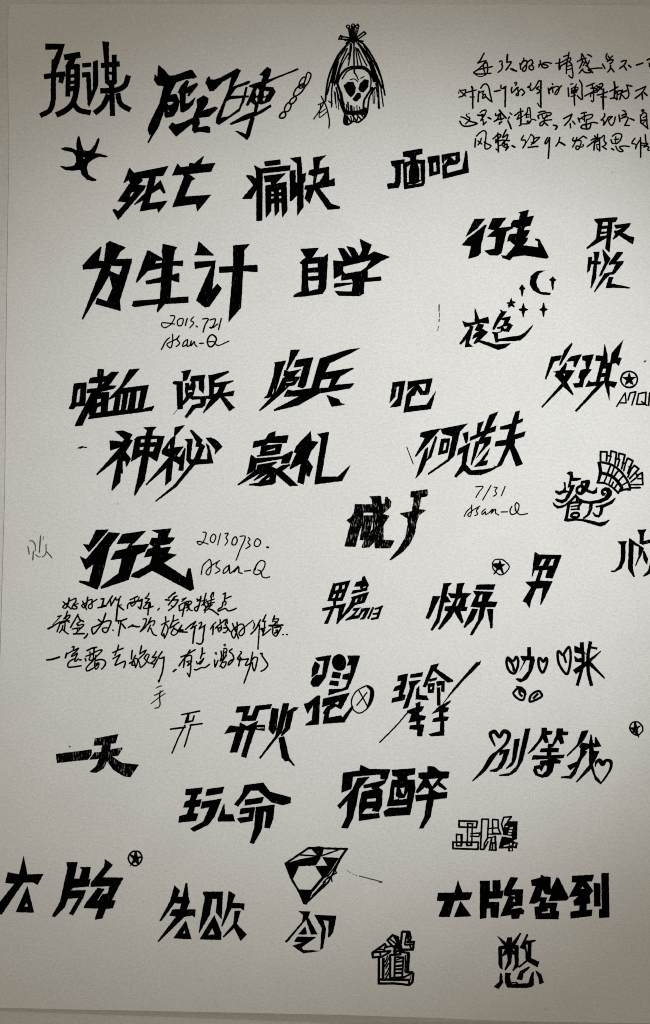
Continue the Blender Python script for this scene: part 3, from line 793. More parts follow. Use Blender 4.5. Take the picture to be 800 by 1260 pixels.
p 590,160 735,150 700,220 690,345 830,310 830,365 680,405 630,385 630,230
p 690,500 705,505 765,630 750,730 700,660 685,560
p 840,560 840,850 700,930 680,915 770,830
@ bold lettering | 365 795 7.2727 | black lettering reading 唱吧 stacked, with a microphone shape
#
p 165,105 310,80 260,280 200,360 150,365 125,330 140,290 175,260 230,255 245,130 190,132
p 165,135 210,170 190,240 135,280 140,200
q 380,72 425,95 442,145 430,200 385,220 340,200 318,145 335,95
p 325,228 398,240 385,290 312,280
p 305,308 380,315 370,358 292,345
p 455,85 568,85 520,240 460,385 285,440 290,385 400,385 440,365 460,300 410,295 415,255 480,240 490,170 450,175 470,130
#
p 65,515 100,510 190,440 210,445 200,680 200,700 80,710 85,695 140,660 150,520 100,605
p 240,470 475,418 400,565 350,540 300,570 285,640 400,620 410,640 500,530 510,545 430,680 235,695 250,610 235,600 275,540 330,515 230,545 / 340,510 385,490 370,525
@ circled cross | 365 795 7.2727 | cross inside an oval ring after 唱吧
o10 590,370 640,355 685,390 680,480 630,560 560,600 510,570 492,490 530,410
c 630,362,8 668,390,26 672,440,28 655,500,20 630,550,8
s10 560,400 635,540
s10 630,415 540,530
@ bold lettering | 460 800 5.7143 | small black lettering reading 玩命车手 crossed by a long slash
#
p 170,180 240,165 235,195 225,250 205,310 225,315 215,350 125,370 130,340 175,325 180,280 135,290 150,255 185,245 195,215 165,220
p 260,170 345,155 340,185 255,195
p 245,220 335,208 290,250 240,405 205,412 255,270 250,240
p 300,270 320,250 320,315 370,320 388,352 295,345
#
p 405,105 460,92 440,130 560,212 555,222 520,228 420,145 365,262 345,255
p 390,205 445,190 440,210 395,222
p 380,235 430,230 420,300 380,300 / 398,258 412,256 408,275 395,275
p 440,220 500,215 495,295 475,290 475,245 445,255
s22 455,260 458,390
#
p 295,375 330,360 325,395 355,395 340,425 320,440 320,455 368,465 355,490 330,495 325,520 355,525 350,550 340,605 305,605 305,560 250,555 255,530 300,525 300,500 245,510 265,450 235,440 235,425 300,400
#
p 405,450 460,395 545,350 540,365 500,400 530,405 520,430 490,440 490,465 530,470 515,495 495,500 495,600 400,605 385,590 465,570 470,500 410,505 420,480 460,470 460,430
p 720,85 740,85 755,70 745,100 620,225 510,350 480,385 560,270
c8 245,430 150,540 42,648
@ bold lettering | 610 780 5.7143 | light black lettering reading 咖啡 with leaf-shaped hearts
#
o16 85,165 78,215 100,265 130,278 152,240 158,185 145,160 125,190 110,185
c16 90,180 118,215 130,265
s24 235,92 235,160
p 175,155 270,158 275,190 255,260 220,320 175,340 140,318 150,312 185,315 230,260 240,185 215,185 165,270 200,190 185,185
o17 305,170 305,230 330,272 350,240 362,185 355,168 335,195 315,172
#
o16 440,120 442,200 500,282 525,200 525,120 515,92 485,130 475,150 450,125
s14 478,145 496,205
s26 605,58 608,110
c20 608,80 615,190 600,270 572,364
c22 667,52 650,150 652,270 675,365
p 553,80 600,105 630,130 600,140 555,130
p 553,155 580,175 610,165 610,200 560,195
s 553,270,36 650,198,24 738,122,6
s 655,200,26 765,310,8
s14 660,92 715,103
s5 615,135 650,145
o14 125,415 165,382 205,412 190,465 150,450
c 148,370,10 175,385,30 200,405,24 212,425,10
c15 165,395 172,425 190,440
o15 240,475 250,430 305,402 325,435 290,460
s15 262,455 300,418
@ bold lettering | 575 885 6.6667 | sweeping black lettering reading 别等我 decorated with hearts
#
c 228,218,10 200,160,22 190,115,26 225,102,30 265,145,24 300,98,30 342,120,32 320,195,24 250,265,20 205,310,38 140,410,30 45,505,8
p 270,250 350,245 320,340 285,400 240,430 185,428 190,418 245,400 285,330 300,280 262,298
p 388,165 432,158 400,330 370,380 320,410 318,402 365,350
p 475,78 518,75 455,340 400,430 340,465 262,465 265,455 350,440 410,380 460,150
#
p 610,70 655,70 655,95 700,97 690,125 650,130 670,190 640,195 620,160 550,250 500,285 495,280 580,180 610,120
p 735,75 785,75 785,100 830,102 825,130 780,130 795,195 765,205 745,165 700,230 690,220 730,130
p 665,200 700,205 690,235 752,238 745,270 690,270 690,295 800,290 790,318 725,322 770,340 760,365 715,362 700,430 665,470 615,480 560,460 540,420 550,385 590,375 605,385 595,365 600,340 660,335 660,325 530,332 540,295 650,298 655,270 595,270 605,240 660,235 / 570,410 590,405 610,430 625,395 640,375 655,385 650,420 615,455 580,445
# 680 880 6.6667
p 240,130 295,125 260,200 225,240 120,340 115,330 200,240
p 245,225 300,235 310,160 320,160 330,225 345,235 348,180 355,178 400,255 335,265 340,295 385,295 345,380 330,400 350,490 400,550 395,568 350,530 318,440 200,550 192,545 300,410 300,272 265,290 285,300 235,370 190,480 155,520 70,515 70,505 140,495 190,420 145,450 120,415 200,380 225,330 230,270 215,260
c 350,420,8 360,385,20 385,370,30 410,400,36 440,370,22 475,380,26 478,430,20 440,500,14 395,560,12
@ circled star | 680 880 6.6667 | tiny star in a ring near the right edge beside 别等我
# 765 880 22.8571
o36 380,185 450,190 530,250 590,340 595,420 540,500 470,555 400,560 300,500 245,420 230,340 260,260 320,200
p 350,190 395,195 430,320 520,290 530,310 460,370 450,400 470,540 500,600 485,640 460,600 400,550 300,520 250,430 240,345 345,345 / 280,390 315,440 295,455 275,425 / 345,485 390,515 360,525 345,510
@ bold lettering | 60 890 6.6667 | scribble-filled black lettering reading 一天
#!
p 62,252 355,215 350,260 320,298 68,325
p 165,192 172,186 180,190 175,198
#!
p 380,125 570,88 550,162 510,165 505,215 600,198 605,205 570,265 520,270 600,325 740,340 670,440 620,435 530,380 480,310 450,370 390,405 335,400 390,350 415,290 335,298 375,240 430,235 440,180 370,182
@ handwritten note | 200 830 11.4286 | thin skewed trial character 开
s20 270,565 525,512
p 355,545 378,545 370,650 415,645 440,575 458,575 430,660 310,690
s22 115,768 320,740
s18 318,712 220,900 135,1105
s20 390,712 560,690
s18 400,715 310,1015
@ bold lettering | 270 855 7.2727 | streaky black lettering reading 开火
#
p 160,105 280,98 250,185 290,185 325,98 472,82 455,125 360,135 325,230 195,235 215,155 145,158
p 185,245 245,280 350,230 330,270 410,268 405,322 320,310 250,525 240,565 195,550 265,320 225,315 160,515 95,515 150,330 45,348 95,275 180,285 / 335,290 400,290 400,300 335,302
#
p 470,118 532,122 510,310 480,355 440,308
p 570,75 625,75 560,330 370,570 355,565 500,370 540,200
p 610,145 670,110 710,112 690,135 665,150 630,305 560,370 550,360 585,290
p 530,385 580,370 625,560 675,630 660,632 620,590 590,595 560,560
@ bold lettering | 210 955 5 | thick even black lettering reading 玩命
#
p 95,80 197,70 190,105 165,115 155,148 190,143 180,185 150,190 140,228 172,230 155,275 48,285 55,245 100,235 115,192 78,192 90,158 118,148 128,118 92,115
p 225,80 330,65 318,105 215,122
p 195,158 315,138 270,250 230,300 145,342 122,322 200,280 240,190 185,200
p 330,165 335,235 385,235 395,278 295,278 290,265 320,190
#
p 455,55 570,40 610,95 740,132 738,165 690,178 620,160 540,88 495,88 415,188 392,172 440,110
p 460,145 575,128 560,165 455,180
p 430,200 520,190 505,275 430,288 410,262 425,255 480,250 485,225 425,235
p 525,190 640,175 632,260 610,320 578,318 590,225 575,215 560,330 512,415 488,410 515,320
@ bold lettering | 410 935 5.3333 | dense brushy black lettering reading 宿醉
#
p 65,85 175,70 180,32 240,60 375,62 355,130 310,125 310,95 130,110 120,190 55,215
p 160,120 240,110 170,190 150,300 130,380 95,450 55,445 90,370 95,265 45,322 28,300 130,190
p 200,165 350,130 340,155 300,180 325,200 320,300 300,335 305,380 170,400 170,300 190,210 260,195 250,180 200,185 / 225,255 282,250 280,272 220,275 / 215,320 260,315 255,335 300,340 300,350 190,355
#
p 385,65 540,55 535,95 485,105 490,130 535,130 540,190 505,360 340,372 330,340 370,315 480,310 485,295 352,305 370,240 385,130 425,130 420,110 390,105 / 402,180 418,180 412,235 430,250 425,258 398,262 / 440,185 470,180 465,228 450,215 / 432,252 470,248 490,200 485,255 432,262
#
p 560,85 620,80 620,40 665,45 700,75 765,78 755,120 720,122 700,145 748,190 735,198 685,165 655,195 690,215 750,210 745,250 660,260 640,370 590,450 565,448 600,370 615,262 545,272 540,232 625,225 630,190 600,180 555,218 540,212 590,130 560,115 / 625,125 690,120 650,175 635,150
@ outline lettering | 545 1000 8 | small hollow block lettering reading 正牌
#
s16 160,80 340,85 330,145 160,140 160,76
s14 245,105 240,325
s12 290,110 285,325
s12 240,105 300,110
p 225,295 290,300 285,330 230,330 / 245,300 270,300 268,315 245,315
s12 275,205 365,200 355,235 270,230
s14 135,215 190,215 185,325 135,325 135,210
s12 180,215 178,325
s16 100,290 350,290 345,360 100,352 100,286
#
s14 385,62 450,65 440,250 410,300 405,360 370,360 385,62
s14 490,65 545,70 545,150 570,210 490,200 490,65
s12 440,155 545,150
s12 445,210 560,210
s12 445,248 520,235
s14 445,285 410,355
s16 480,255 460,362
s18 515,232 522,370
s14 455,366 525,368
s14 470,300 515,295
s12 490,300 488,360
s14 600,45 675,38 640,85
s14 600,45 578,110 600,190
p 640,85 735,85 728,260 690,270 680,230 590,215 610,110 / 615,130 640,125 640,140 620,145 / 655,145 690,140 690,160 655,160 / 650,170 685,170 680,190 650,190 / 640,195 680,200 675,215 640,215
p 580,235 690,250 700,285 740,295 725,350 690,345 690,380 645,380 645,350 550,350 / 600,320 650,310 645,330 600,335 / 660,300 680,295 680,320 660,325 / 660,350 680,350 680,370 660,370 / 700,305 720,305 710,330 695,330
@ bold lettering | 0 1035 4.4444 | wide black lettering reading 大牌 cut by the left edge
#
p 45,170 105,182 130,82 150,182 238,180 205,240 185,225 130,225 105,260 10,400 -10,395 -10,345 80,232 30,228
p 150,245 187,390 88,388 / 148,335 155,358 133,358
#
p 365,115 425,115 405,205 435,205 450,155 438,142 497,142 485,210 497,205 485,248 400,255 385,270 470,268 455,310 400,405 378,398 430,310 370,315 355,360 300,415 285,410 330,330 370,150
p 575,98 618,130 560,198 675,200 612,322 540,322 560,292 590,285 600,245 495,250 500,225 570,140
p 535,255 572,262 532,322 632,324 618,366 580,370 560,422 520,428 538,368 458,365 470,340
@ circled star | 0 1035 4.4444 | black star in a ring after the lower left 大牌
# 155 1040 26.6667
o46 330,195 420,210 500,300 530,420 480,560 400,640 310,675 200,630 120,540 80,430 110,320 180,235 250,200
p 295,190 345,195 375,375 500,360 520,385 415,450 430,590 400,620 310,555 200,620 140,690 135,670 200,560 240,460 135,320 160,290 265,350
@ bold lettering | 185 1080 6.1538 | black lettering reading 失败 with triangular feet
#
p 185,58 225,100 205,145 245,145 268,40 280,42 290,150 300,180 275,240 342,240 338,300 320,285 260,295 60,488 58,478 195,295 145,285 170,240 225,240 235,195 185,190 85,325 70,325 150,180
p 270,325 312,465 175,458 / 260,395 268,420 248,422
#
p 405,105 550,105 540,315 498,260 508,160 470,158 450,280 370,420 368,410 415,150 400,120
p 485,285 540,420 535,470 375,465 / 470,380 488,428 438,435
p 595,100 645,130 620,190 712,195 710,248 685,230 615,230 545,370 538,365 580,220
p 640,250 685,250 655,350 730,430 685,478 635,380 560,450 548,448 630,350
@ gem drawing | 340 1035 5.7143 | pen drawing of a faceted cut gem
s13 65,158 230,47 500,55
s9 220,55 300,40 345,50
s15 495,54 445,130 405,215
s12 405,215 365,290 205,440
s13 65,155 105,260 155,345 205,440
p 240,48 335,48 322,100 305,112 290,100
s9 170,97 300,105
s9 315,105 440,60
p 65,160 175,125 300,105 312,118 278,170 160,175 120,260 100,255 80,190
p 325,112 440,118 390,195 350,255 325,258 275,175 360,172
s8 450,120 400,200 362,248
s9 420,225 355,265 330,290
p 150,340 262,343 215,445 190,440
s18 330,255 252,348
s10 345,285 255,385
s9 370,282 262,378
s7 385,245 392,285
s7 415,200 425,225
@ faint scribble | 340 1035 5.7143 | short stray pen line right of the gem
#?
s1 498,206 522,222
s1 535,229 548,234
s2 558,239 566,242
s6 585,245 700,275 740,286
s11 725,285 742,287
@ bold lettering | 340 1035 5.7143 | black character 令 below the gem drawing
#
p 158,492 240,495 225,535 290,655 245,655 210,550 75,712 60,708 180,570 190,520
p 205,600 215,655 155,655
p 150,672 280,675 180,745 190,765 310,772 190,787 115,735 190,712 125,705
p 268,518 422,525 400,640 370,678 365,670 370,560 330,555 350,620 330,750 310,765 320,610
@ bold lettering | 530 1065 6.6667 | wide stencil-like black lettering reading 大牌驾到
#
p 60,225 195,222 225,120 260,220 342,220 320,280 195,288 155,420 65,420 115,290 52,290
p 245,292 332,415 192,422
#
p 405,125 485,125 485,212 510,210 508,122 572,120 572,205 600,205 585,268 480,272 478,298 562,300 555,430 495,425 490,350 460,352 455,430 405,438
p 655,95 718,100 665,195 758,195 750,330 690,330 655,360 740,345 768,370 760,400 735,400 725,435 665,438 660,405 570,418 640,255 600,245 605,200 / 672,292 690,268 694,300 / 650,248 690,240 692,254
# 640 1065 6.6667
p 90,120 165,100 175,75 200,90 250,95 250,205 300,100 315,100 400,265 385,285 240,292 232,290 255,240 205,235 185,195 165,260 220,262 210,305 305,305 295,370 320,375 315,440 128,438 118,340 155,335 165,290 120,312 75,312 130,170 98,165 / 180,380 225,375 225,350 245,350 245,390 180,392
#
p 428,85 605,75 590,130 545,130 600,210 570,245 575,310 545,315 545,365 592,362 588,412 415,435 415,378 485,370 490,325 445,330 438,290 480,250 400,258 465,140 425,138 / 512,170 530,190 498,192
p 605,142 658,148 660,335 608,335
p 668,62 726,62 732,425 648,428 650,360 672,358
@ outline lettering | 450 1140 11.4286 | hollow plank-built lettering of the character 道
#
s29 510,72 615,75 635,160 610,215
s29 512,70 495,245
s21 580,90 550,250
s25 595,100 600,210
s27 305,195 380,120 455,150 470,240
s25 305,195 390,290
s19 345,178 440,255
s25 400,140 465,260
p 395,265 500,235 520,330 390,390 / 430,310 462,322 435,332
s29 570,220 680,215 665,325 510,325
s21 560,260 650,250
s21 620,250 640,320
s27 95,368 270,245 300,290
s29 95,362 103,435 230,425
s27 95,365 350,345
s23 200,350 215,430
s19 180,320 240,322
s25 270,292 380,272
s21 260,340 272,290
s31 187,430 185,815
s35 250,440 245,740
s25 220,430 340,360
s29 345,390 345,730
s15 310,410 275,500
s15 325,440 275,560
s15 320,520 285,590
s15 330,580 280,680
s19 335,640 285,725
s29 345,400 490,390 480,352 620,375
s41 603,370 590,650
s17 560,410 555,640
s25 412,430 405,720
s23 410,430 530,432 515,700
s15 430,470 510,445
s25 415,500 515,490
s27 415,560 520,548
s27 415,602 510,600
s27 415,655 510,650
s29 350,727 560,710
s31 560,642 672,645
s31 180,745 620,752
s29 180,802 400,800 612,822
s27 610,750 615,820
s29 672,645 660,780 615,825
s23 560,705 655,650
s10 455,610 500,590
s10 590,440 575,500
s10 600,480 580,570
s10 600,110 630,150
s10 420,130 450,200
s9 640,680 625,760
@ bold lettering | 600 1145 10 | rounded black character 憋 at the bottom right
#
p 120,70 135,75 230,150 245,85 300,82 300,155 400,30 415,35 340,180 380,180 382,440 310,500 305,490 340,410 330,300 300,290 290,400 220,490 210,485 250,370 240,290 180,320 185,480 150,460 135,400 135,195 205,185 / 180,230 215,230 180,310 / 305,220 330,225 330,270
p 485,40 500,50 470,125 595,115 590,130 540,150 535,340 635,385 615,450 490,380 385,460 380,445 470,370 465,235 395,210 430,150 / 468,185 490,165 500,190 485,290 478,205
p 155,520 175,530 190,640 135,718 80,690 145,630
p 215,520 290,522 275,560 285,635 365,632 370,655 500,650 545,520 565,500 570,670 545,690 480,705 245,700 215,640 / 300,650 350,648 350,658 300,660
p 360,600 400,500 510,442 520,455 440,530 425,608
p 590,490 660,540 690,640 640,660 630,590
@ handwritten line | 575 60 13.3333 | first of the four handwritten lines at the top right
s20 278,72 215,190 170,235 230,215 310,195
c21 310,195 270,250 180,340 105,392 150,412 260,412 390,402
c21 290,240 320,225 335,290 330,400
c20 270,250 268,320 290,390 300,420
s21 180,345 300,315 412,292
c14 110,400 180,450 235,455 310,425
c21 530,215 565,195 575,235 560,265 575,270 575,315 545,360 505,388
c26 660,95 655,160 650,215
c22 650,225 700,215 725,215 690,275 635,352
s24 715,330 760,355 810,368
# 630 60 13.3333
s24 0,330 30,345 60,360
s22 130,240 140,290 145,335
c21 195,155 195,185 175,215 150,260
c20 150,260 180,215 240,195 240,270 225,350 200,372 170,350 190,310 235,265
c20 235,260 265,215 320,180 340,210 330,260 285,290 285,330 320,350 355,325 340,280 320,255 350,235
s21 465,195 465,250 440,300
s20 440,265 480,250
c21 650,240 580,225 510,240 485,270 510,308 570,312 595,295 560,265 500,262
# 680 60 13.3333
s24 118,170 112,240 105,320
s18 50,240 110,235 165,215
c20 105,320 115,350 130,290
c19 180,130 220,115 270,100
s22 270,60 265,110 240,200 228,300 228,405
s18 165,215 240,165 290,150
c19 150,280 200,240 260,215 310,250 325,340 335,430 325,480 300,470 265,440
s17 240,290 300,270
s18 245,345 325,325
c18 300,150 295,190 270,210
s17 140,275 225,240
c21 405,212 480,175 550,155
c18 470,90 485,85 520,150 545,200 580,280
s22 480,110 470,170
c20 490,180 480,240 450,305 440,320
s17 470,260 500,215 540,225 500,280
c20 605,195 570,270 540,280
s22 575,98 610,105 640,132
s20 435,405 480,350 500,330
c20 480,340 530,385 600,395 640,380 580,345 600,340 700,320 810,318
c20 560,280 600,320 620,340
s22 625,355 660,395
# 740 60 13.3333
s22 18,250 40,290 60,325
s20 0,318 15,318
c20 95,80 75,130 90,170 130,190
s20 110,120 140,165
s20 185,118 130,180
s20 95,210 140,185 195,180
c20 195,185 180,220 140,245
s24 150,275 150,310
s22 158,320 105,382
s22 165,320 210,380
s22 325,215 365,195 410,192
c22 410,195 380,260 300,325
s22 370,280 412,350
s24 445,272 485,302
s26 575,268 680,235
s22 750,185 800,162
s30 790,240 795,290
@ handwritten line | 562 95 13.3333 | second of the four handwritten lines at the top right
s18 45,212 100,215 150,205
c21 150,205 145,250 95,310 40,328
s20 60,230 110,275 150,310
s14 35,240 35,265
s20 160,250 220,235 320,210
s26 245,155 255,180
s23 258,160 265,320 265,510
s18 220,325 290,325
s24 365,230 355,320 352,405
c21 395,180 440,120 480,110 520,150 550,280 580,400
s22 580,405 530,370 480,320
c20 365,260 410,235 450,225 420,270 440,285 470,280
c20 440,290 420,345 450,340 475,300
s24 620,235 715,215
c22 728,130 730,185 770,185 800,165
# 620 95 13.3333
s22 0,170 35,155
s24 28,155 25,300 22,485
c20 175,95 205,85 215,100 190,135
c21 135,165 125,210 130,258 180,215 215,175 240,165
c20 230,190 235,250 240,295 215,305 200,285 225,265
c21 235,245 290,195 320,220 340,250 320,280 300,300
s22 442,100 440,140 400,160 390,165
c20 400,170 440,180 430,215 460,215 520,160 570,65
s22 570,62 610,60
s25 612,62 605,250 610,495
s18 610,495 575,465 555,425
c21 575,155 535,185 575,205 590,235 545,268
s24 730,180 745,270
s20 740,215 775,170 800,160
# 675 95 13.3333
s24 0,190 10,270
c20 15,220 50,180 80,170
s22 70,180 70,250
s20 60,105 72,122
c20 90,165 150,150 175,170 160,240 130,285 105,280 120,235 215,140
s22 322,175 332,315
s20 362,115 400,108
s18 460,115 440,150
c22 510,50 545,120 550,260 555,365 530,360 475,305
c18 375,190 430,165 485,175 470,215 390,240
s16 385,180 375,270
s18 400,215 460,205
s18 375,265 465,245
s18 370,320 450,290
s24 435,160 420,300 428,460
s22 625,150 750,100
s20 710,115 740,200 740,380
c20 740,380 725,405 700,385
s22 595,310 690,260 800,200
s18 690,180 800,190
s18 690,270 690,320
c18 700,270 760,250 800,245
s16 750,170 800,130
# 735 95 12.3077
c20 30,110 70,95 85,105 65,150 0,215
s18 10,140 60,155
c20 0,270 60,260 155,220
s18 60,180 100,200
s20 55,300 135,300
s18 0,150 40,170
s24 95,180 88,330 92,485
s24 255,70 268,140 258,320
s20 190,215 250,185 315,145
s22 200,325 260,310 300,340
c18 265,260 310,205 300,280 300,330
s18 290,215 380,195
c20 380,195 360,270 340,340
s18 320,265 440,200
s16 360,220 440,212
s18 375,275 400,290
s22 445,120 525,138
c20 450,125 465,190 480,260 460,310 430,325 390,285
s20 580,210 735,140
c20 735,140 680,230 575,322
s20 675,235 685,335
s22 710,235 755,278
@ handwritten line | 562 130 13.3333 | third of the four handwritten lines at the top right
s10 195,125 210,130
c20 165,140 165,170 215,205 205,240 145,300
s20 70,185 115,195 220,250
c22 50,255 95,325 150,340 250,325 335,295 210,255
c20 385,115 430,80 485,75 470,130 440,185
s26 345,155 385,160 430,145
s34 400,165 435,160
s22 440,170 415,215 395,245
s20 400,235 435,230
s20 430,230 440,310
s22 435,315 485,268
s26 515,195 560,218
c20 640,130 640,165 690,145 730,115
s28 700,75 760,150 810,205
c22 690,160 670,220 615,260
s20 620,255 720,215
s26 715,130 725,230
s22 725,235 770,205
s40 690,290 715,292
s22 740,265 700,290
# 625 130 13.3333
s22 35,120 65,145
s20 25,185 5,220
s24 0,250 30,310 55,380
s22 110,165 180,110 250,88
s24 208,50 215,150 212,320
s20 150,220 185,150
s20 150,225 240,180
s20 212,320 185,330
c20 265,160 310,120 330,40 355,35 365,80 375,210
s20 300,140 345,150
s18 305,155 300,200
s18 300,195 350,185
c20 215,300 300,300 360,285 375,255
c20 330,250 310,265 350,270 400,225 460,240
s22 505,115 560,95 615,92
s22 490,165 510,215
c21 500,160 580,130 680,115 710,125 700,155 660,165
s18 560,145 575,210
s20 640,150 600,220 600,260
s20 580,210 650,180
c21 525,290 570,260 640,240 720,232
c22 525,295 525,325 560,325 600,270
s22 605,285 655,325
s22 745,320 790,325
c24 790,325 810,345 780,390
# 680 130 13.3333
c24 20,322 65,335 75,360 45,388
s22 180,215 320,140
c22 320,142 280,230 195,328
s22 290,295 295,365
s22 330,255 368,305
s22 470,130 510,115 555,110
s20 520,120 525,255
s24 420,205 445,270
c20 430,235 500,185 650,145 660,165 620,210 560,230
s18 480,210 520,230
s22 560,225 545,310 560,375
c22 465,360 490,375 600,378 625,290 560,310 490,320 465,350
c20 580,300 660,275 740,290
s18 790,235 805,240
# 740 130 13.3333
s22 55,130 55,175 15,225 0,235
c22 20,230 45,270 35,325 90,240 120,190 180,180
c20 180,185 120,250 165,325 210,270 230,185
s20 350,80 380,85 400,110
s24 290,155 305,260
c20 335,165 380,140 415,130 400,165 350,195
c20 320,215 380,190 440,195 410,270 385,320
s22 385,325 460,325
s22 470,210 540,240
c24 660,80 685,65 700,80 675,100
s22 640,155 650,285
c20 655,160 690,120 730,120 745,200 750,310 765,380
s20 690,195 735,175
s22 650,245 750,235
s22 655,285 765,375
s14 680,290 720,260
@ handwritten line | 580 157 13.3333 | last of the four handwritten lines at the top right
s22 70,185 60,320
c20 85,140 140,85 205,50 240,70 240,150 230,240
c20 210,235 270,270 325,300 290,340 235,350 220,300 232,235
s20 110,220 175,270
c20 165,175 150,230 110,285
s22 355,185 440,110
s24 435,90 440,230 445,400
c22 445,110 490,125 460,170
c20 405,190 400,255 430,200
s18 405,350 425,370
s24 570,35 545,90 515,165
c20 520,165 570,130 600,110 575,200 510,260
s22 455,215 520,205 625,215
s20 450,300 500,285 540,250
s24 540,225 550,270
c20 545,290 590,270 580,340 565,375
s20 520,300 545,320 600,340
s18 570,370 615,310
s28 670,298 715,322
# 635 157 13.3333
c22 125,130 90,205 150,205 155,260 110,335
c12 165,255 205,190 245,115
c22 245,112 290,150 285,230 250,280
c20 290,190 340,165 390,160 350,200 290,260
s24 200,325 360,308
s10 245,240 280,240
c22 515,165 475,260 490,265 540,195 545,165
s24 552,165 545,300 530,505
s22 720,160 700,240 655,305
c22 705,240 740,245 800,285
# 690 157 13.3333
s24 0,250 70,290
c20 210,165 195,210 230,225 300,190 370,140
s22 370,140 425,172
s20 265,160 240,240 195,320
c20 275,215 330,215 330,270 280,360 250,350 265,300 330,320 365,315 368,280
s18 210,215 290,200
s22 435,315 500,260 580,200 670,165
s22 500,205 560,180
s24 555,135 590,190
s24 605,110 600,200
s20 530,185 640,170
s24 555,250 545,370
c20 560,255 600,225 640,215
s22 635,180 640,270 640,385
s16 585,280 620,275
c18 590,300 600,350 635,375
c20 680,150 715,125 720,160 710,215 750,260 700,310
s22 680,310 750,355
# 745 157 14.5455
s24 0,275 15,290
s24 0,380 15,385
s22 100,215 125,285
c22 125,155 180,115 250,108 290,130 270,220 205,290
s18 125,285 205,290
s22 165,215 240,205
s20 185,165 185,280
s26 110,375 150,400
c22 185,330 220,400 270,430 320,420 250,350 330,330 430,340
c22 530,190 475,280 540,300 555,330 540,380
c20 540,350 580,280 625,215
s24 628,180 632,300 632,530
s24 712,125 720,200 735,330
s20 640,280 760,285
s20 680,350 760,300
s16 650,320 700,310
c22 690,350 740,335 780,350 755,400 810,410
@ handwritten line | 70 728 13.3333 | upper handwritten line under the largest 行走
s24 203,105 195,170 175,230
c20 175,230 140,272 98,255 130,215 185,185
s20 105,165 165,220 235,285
s20 205,155 310,108
c20 315,110 310,170 270,215 330,250 325,280 270,280 250,260 270,225 300,210
s18 290,215 352,195
s24 508,90 500,150 480,230
c20 500,150 560,130 580,130 575,180 580,260 550,280 520,265 525,225 580,190
s20 425,155 440,200 490,295
c20 405,230 440,200 490,185
c20 410,235 440,265 470,260 485,190
s20 570,185 660,125
s22 725,120 775,115
s22 772,120 735,260
s24 675,265 810,235
# 125 725 13.3333
s22 0,160 40,158 20,260
s20 0,280 85,258
s22 180,110 95,240
s20 150,190 160,270
s22 155,270 235,135
c20 235,140 240,175 275,170 320,115
s22 290,165 270,270
s22 268,250 245,500
s22 275,270 365,340
s16 290,265 330,255
s22 470,175 595,115
c22 425,315 440,240 520,210 590,200 670,165
s24 672,165 640,325
s20 632,325 600,290
c20 545,150 540,210 480,240 500,280 540,250 580,190
s18 620,130 590,200
c20 600,170 620,200 670,170
c20 780,65 760,110 715,150 765,155 790,160
c20 780,165 750,200 715,225 760,220 800,215
c20 760,220 685,310 740,315 800,300
s24 785,220 760,420
# 185 722 13.3333
s18 0,265 5,340 50,315
s22 148,352 125,382
s24 410,98 370,120 300,185
s30 408,95 395,105
s24 250,213 315,218
s22 440,150 400,165 300,298
s22 370,215 460,215
s20 370,225 400,180
c22 460,220 400,310 300,390
s20 345,310 385,330
s20 525,205 590,182
s18 580,190 520,240
c20 470,310 540,270 590,250 580,300
s20 475,310 478,390
c20 478,395 520,380 570,345
s22 580,250 555,350 525,485
c20 600,240 670,240 680,260 640,300 600,340
s18 600,290 665,285
c18 635,250 600,300 630,345
c20 600,395 640,350 650,380 690,392
s16 590,345 640,330
# 235 722 13.3333
s22 100,200 125,230
c22 165,155 150,250 120,350 95,400 60,375 65,345 130,310
s20 105,235 170,190
s22 250,105 225,200 210,300
s18 175,235 260,215
s18 175,305 260,240
s20 355,95 325,160 340,200
s18 375,90 365,160
s18 270,240 385,200
s18 270,280 385,255
s20 340,170 320,300
s20 210,260 245,330 230,425
s18 215,385 300,300
s18 240,330 350,290
s20 275,240 290,320
s22 300,365 350,380 455,460
c18 260,385 300,340 340,300
s22 530,120 570,100
s22 568,100 550,240
s22 580,190 660,155
c20 525,255 570,240 580,260 560,300
c22 525,255 510,330 450,370 445,400 500,380 570,355 610,395 670,385 745,352
@ handwritten line | 55 750 13.3333 | middle handwritten line under the largest 行走
s22 218,115 275,100
s14 270,105 135,250
s26 55,315 140,275
s20 135,275 250,205 330,190
s22 375,30 350,110 320,150
c20 350,110 420,90 410,120 370,165
s18 310,155 370,115
s22 310,190 400,185
s20 345,150 405,210
s20 260,215 205,365
s20 265,230 335,200
s20 340,190 325,340
c18 300,260 290,310 245,380
s20 300,330 350,375 390,400
s22 550,80 425,295
c20 545,95 580,160 640,200
s22 570,165 640,195
c20 590,190 530,240 560,255
c20 545,265 640,245 640,260 580,320 520,385
s20 455,320 580,300
s18 530,300 545,350
s26 475,400 650,395
c24 705,400 690,430 652,470
# 110 750 13.3333
s24 270,60 220,215
s24 148,165 220,220
c22 215,220 150,310 65,405 45,360 45,300 120,270 220,215 320,182 355,190 335,270 270,380 225,360 220,310 295,300
s20 385,335 395,345
s22 455,0 440,185
s24 435,185 530,185 615,150
s24 520,195 480,430
s16 480,190 480,230
s22 535,235 595,310
c22 640,295 725,245 690,270 760,275 800,285
# 165 755 13.3333
c22 0,205 40,215 95,212
c20 150,90 190,80 205,100 170,200 105,295
s20 105,298 180,235 215,180
s22 278,65 230,175
c20 230,175 290,125 340,120 335,160 310,195
s22 270,190 225,295
c22 275,240 320,340 370,362
s22 518,50 520,120
s20 450,185 510,150 575,120
c22 525,140 490,230 455,345 480,365
c20 530,180 560,230 540,320 500,405
s22 500,405 490,330
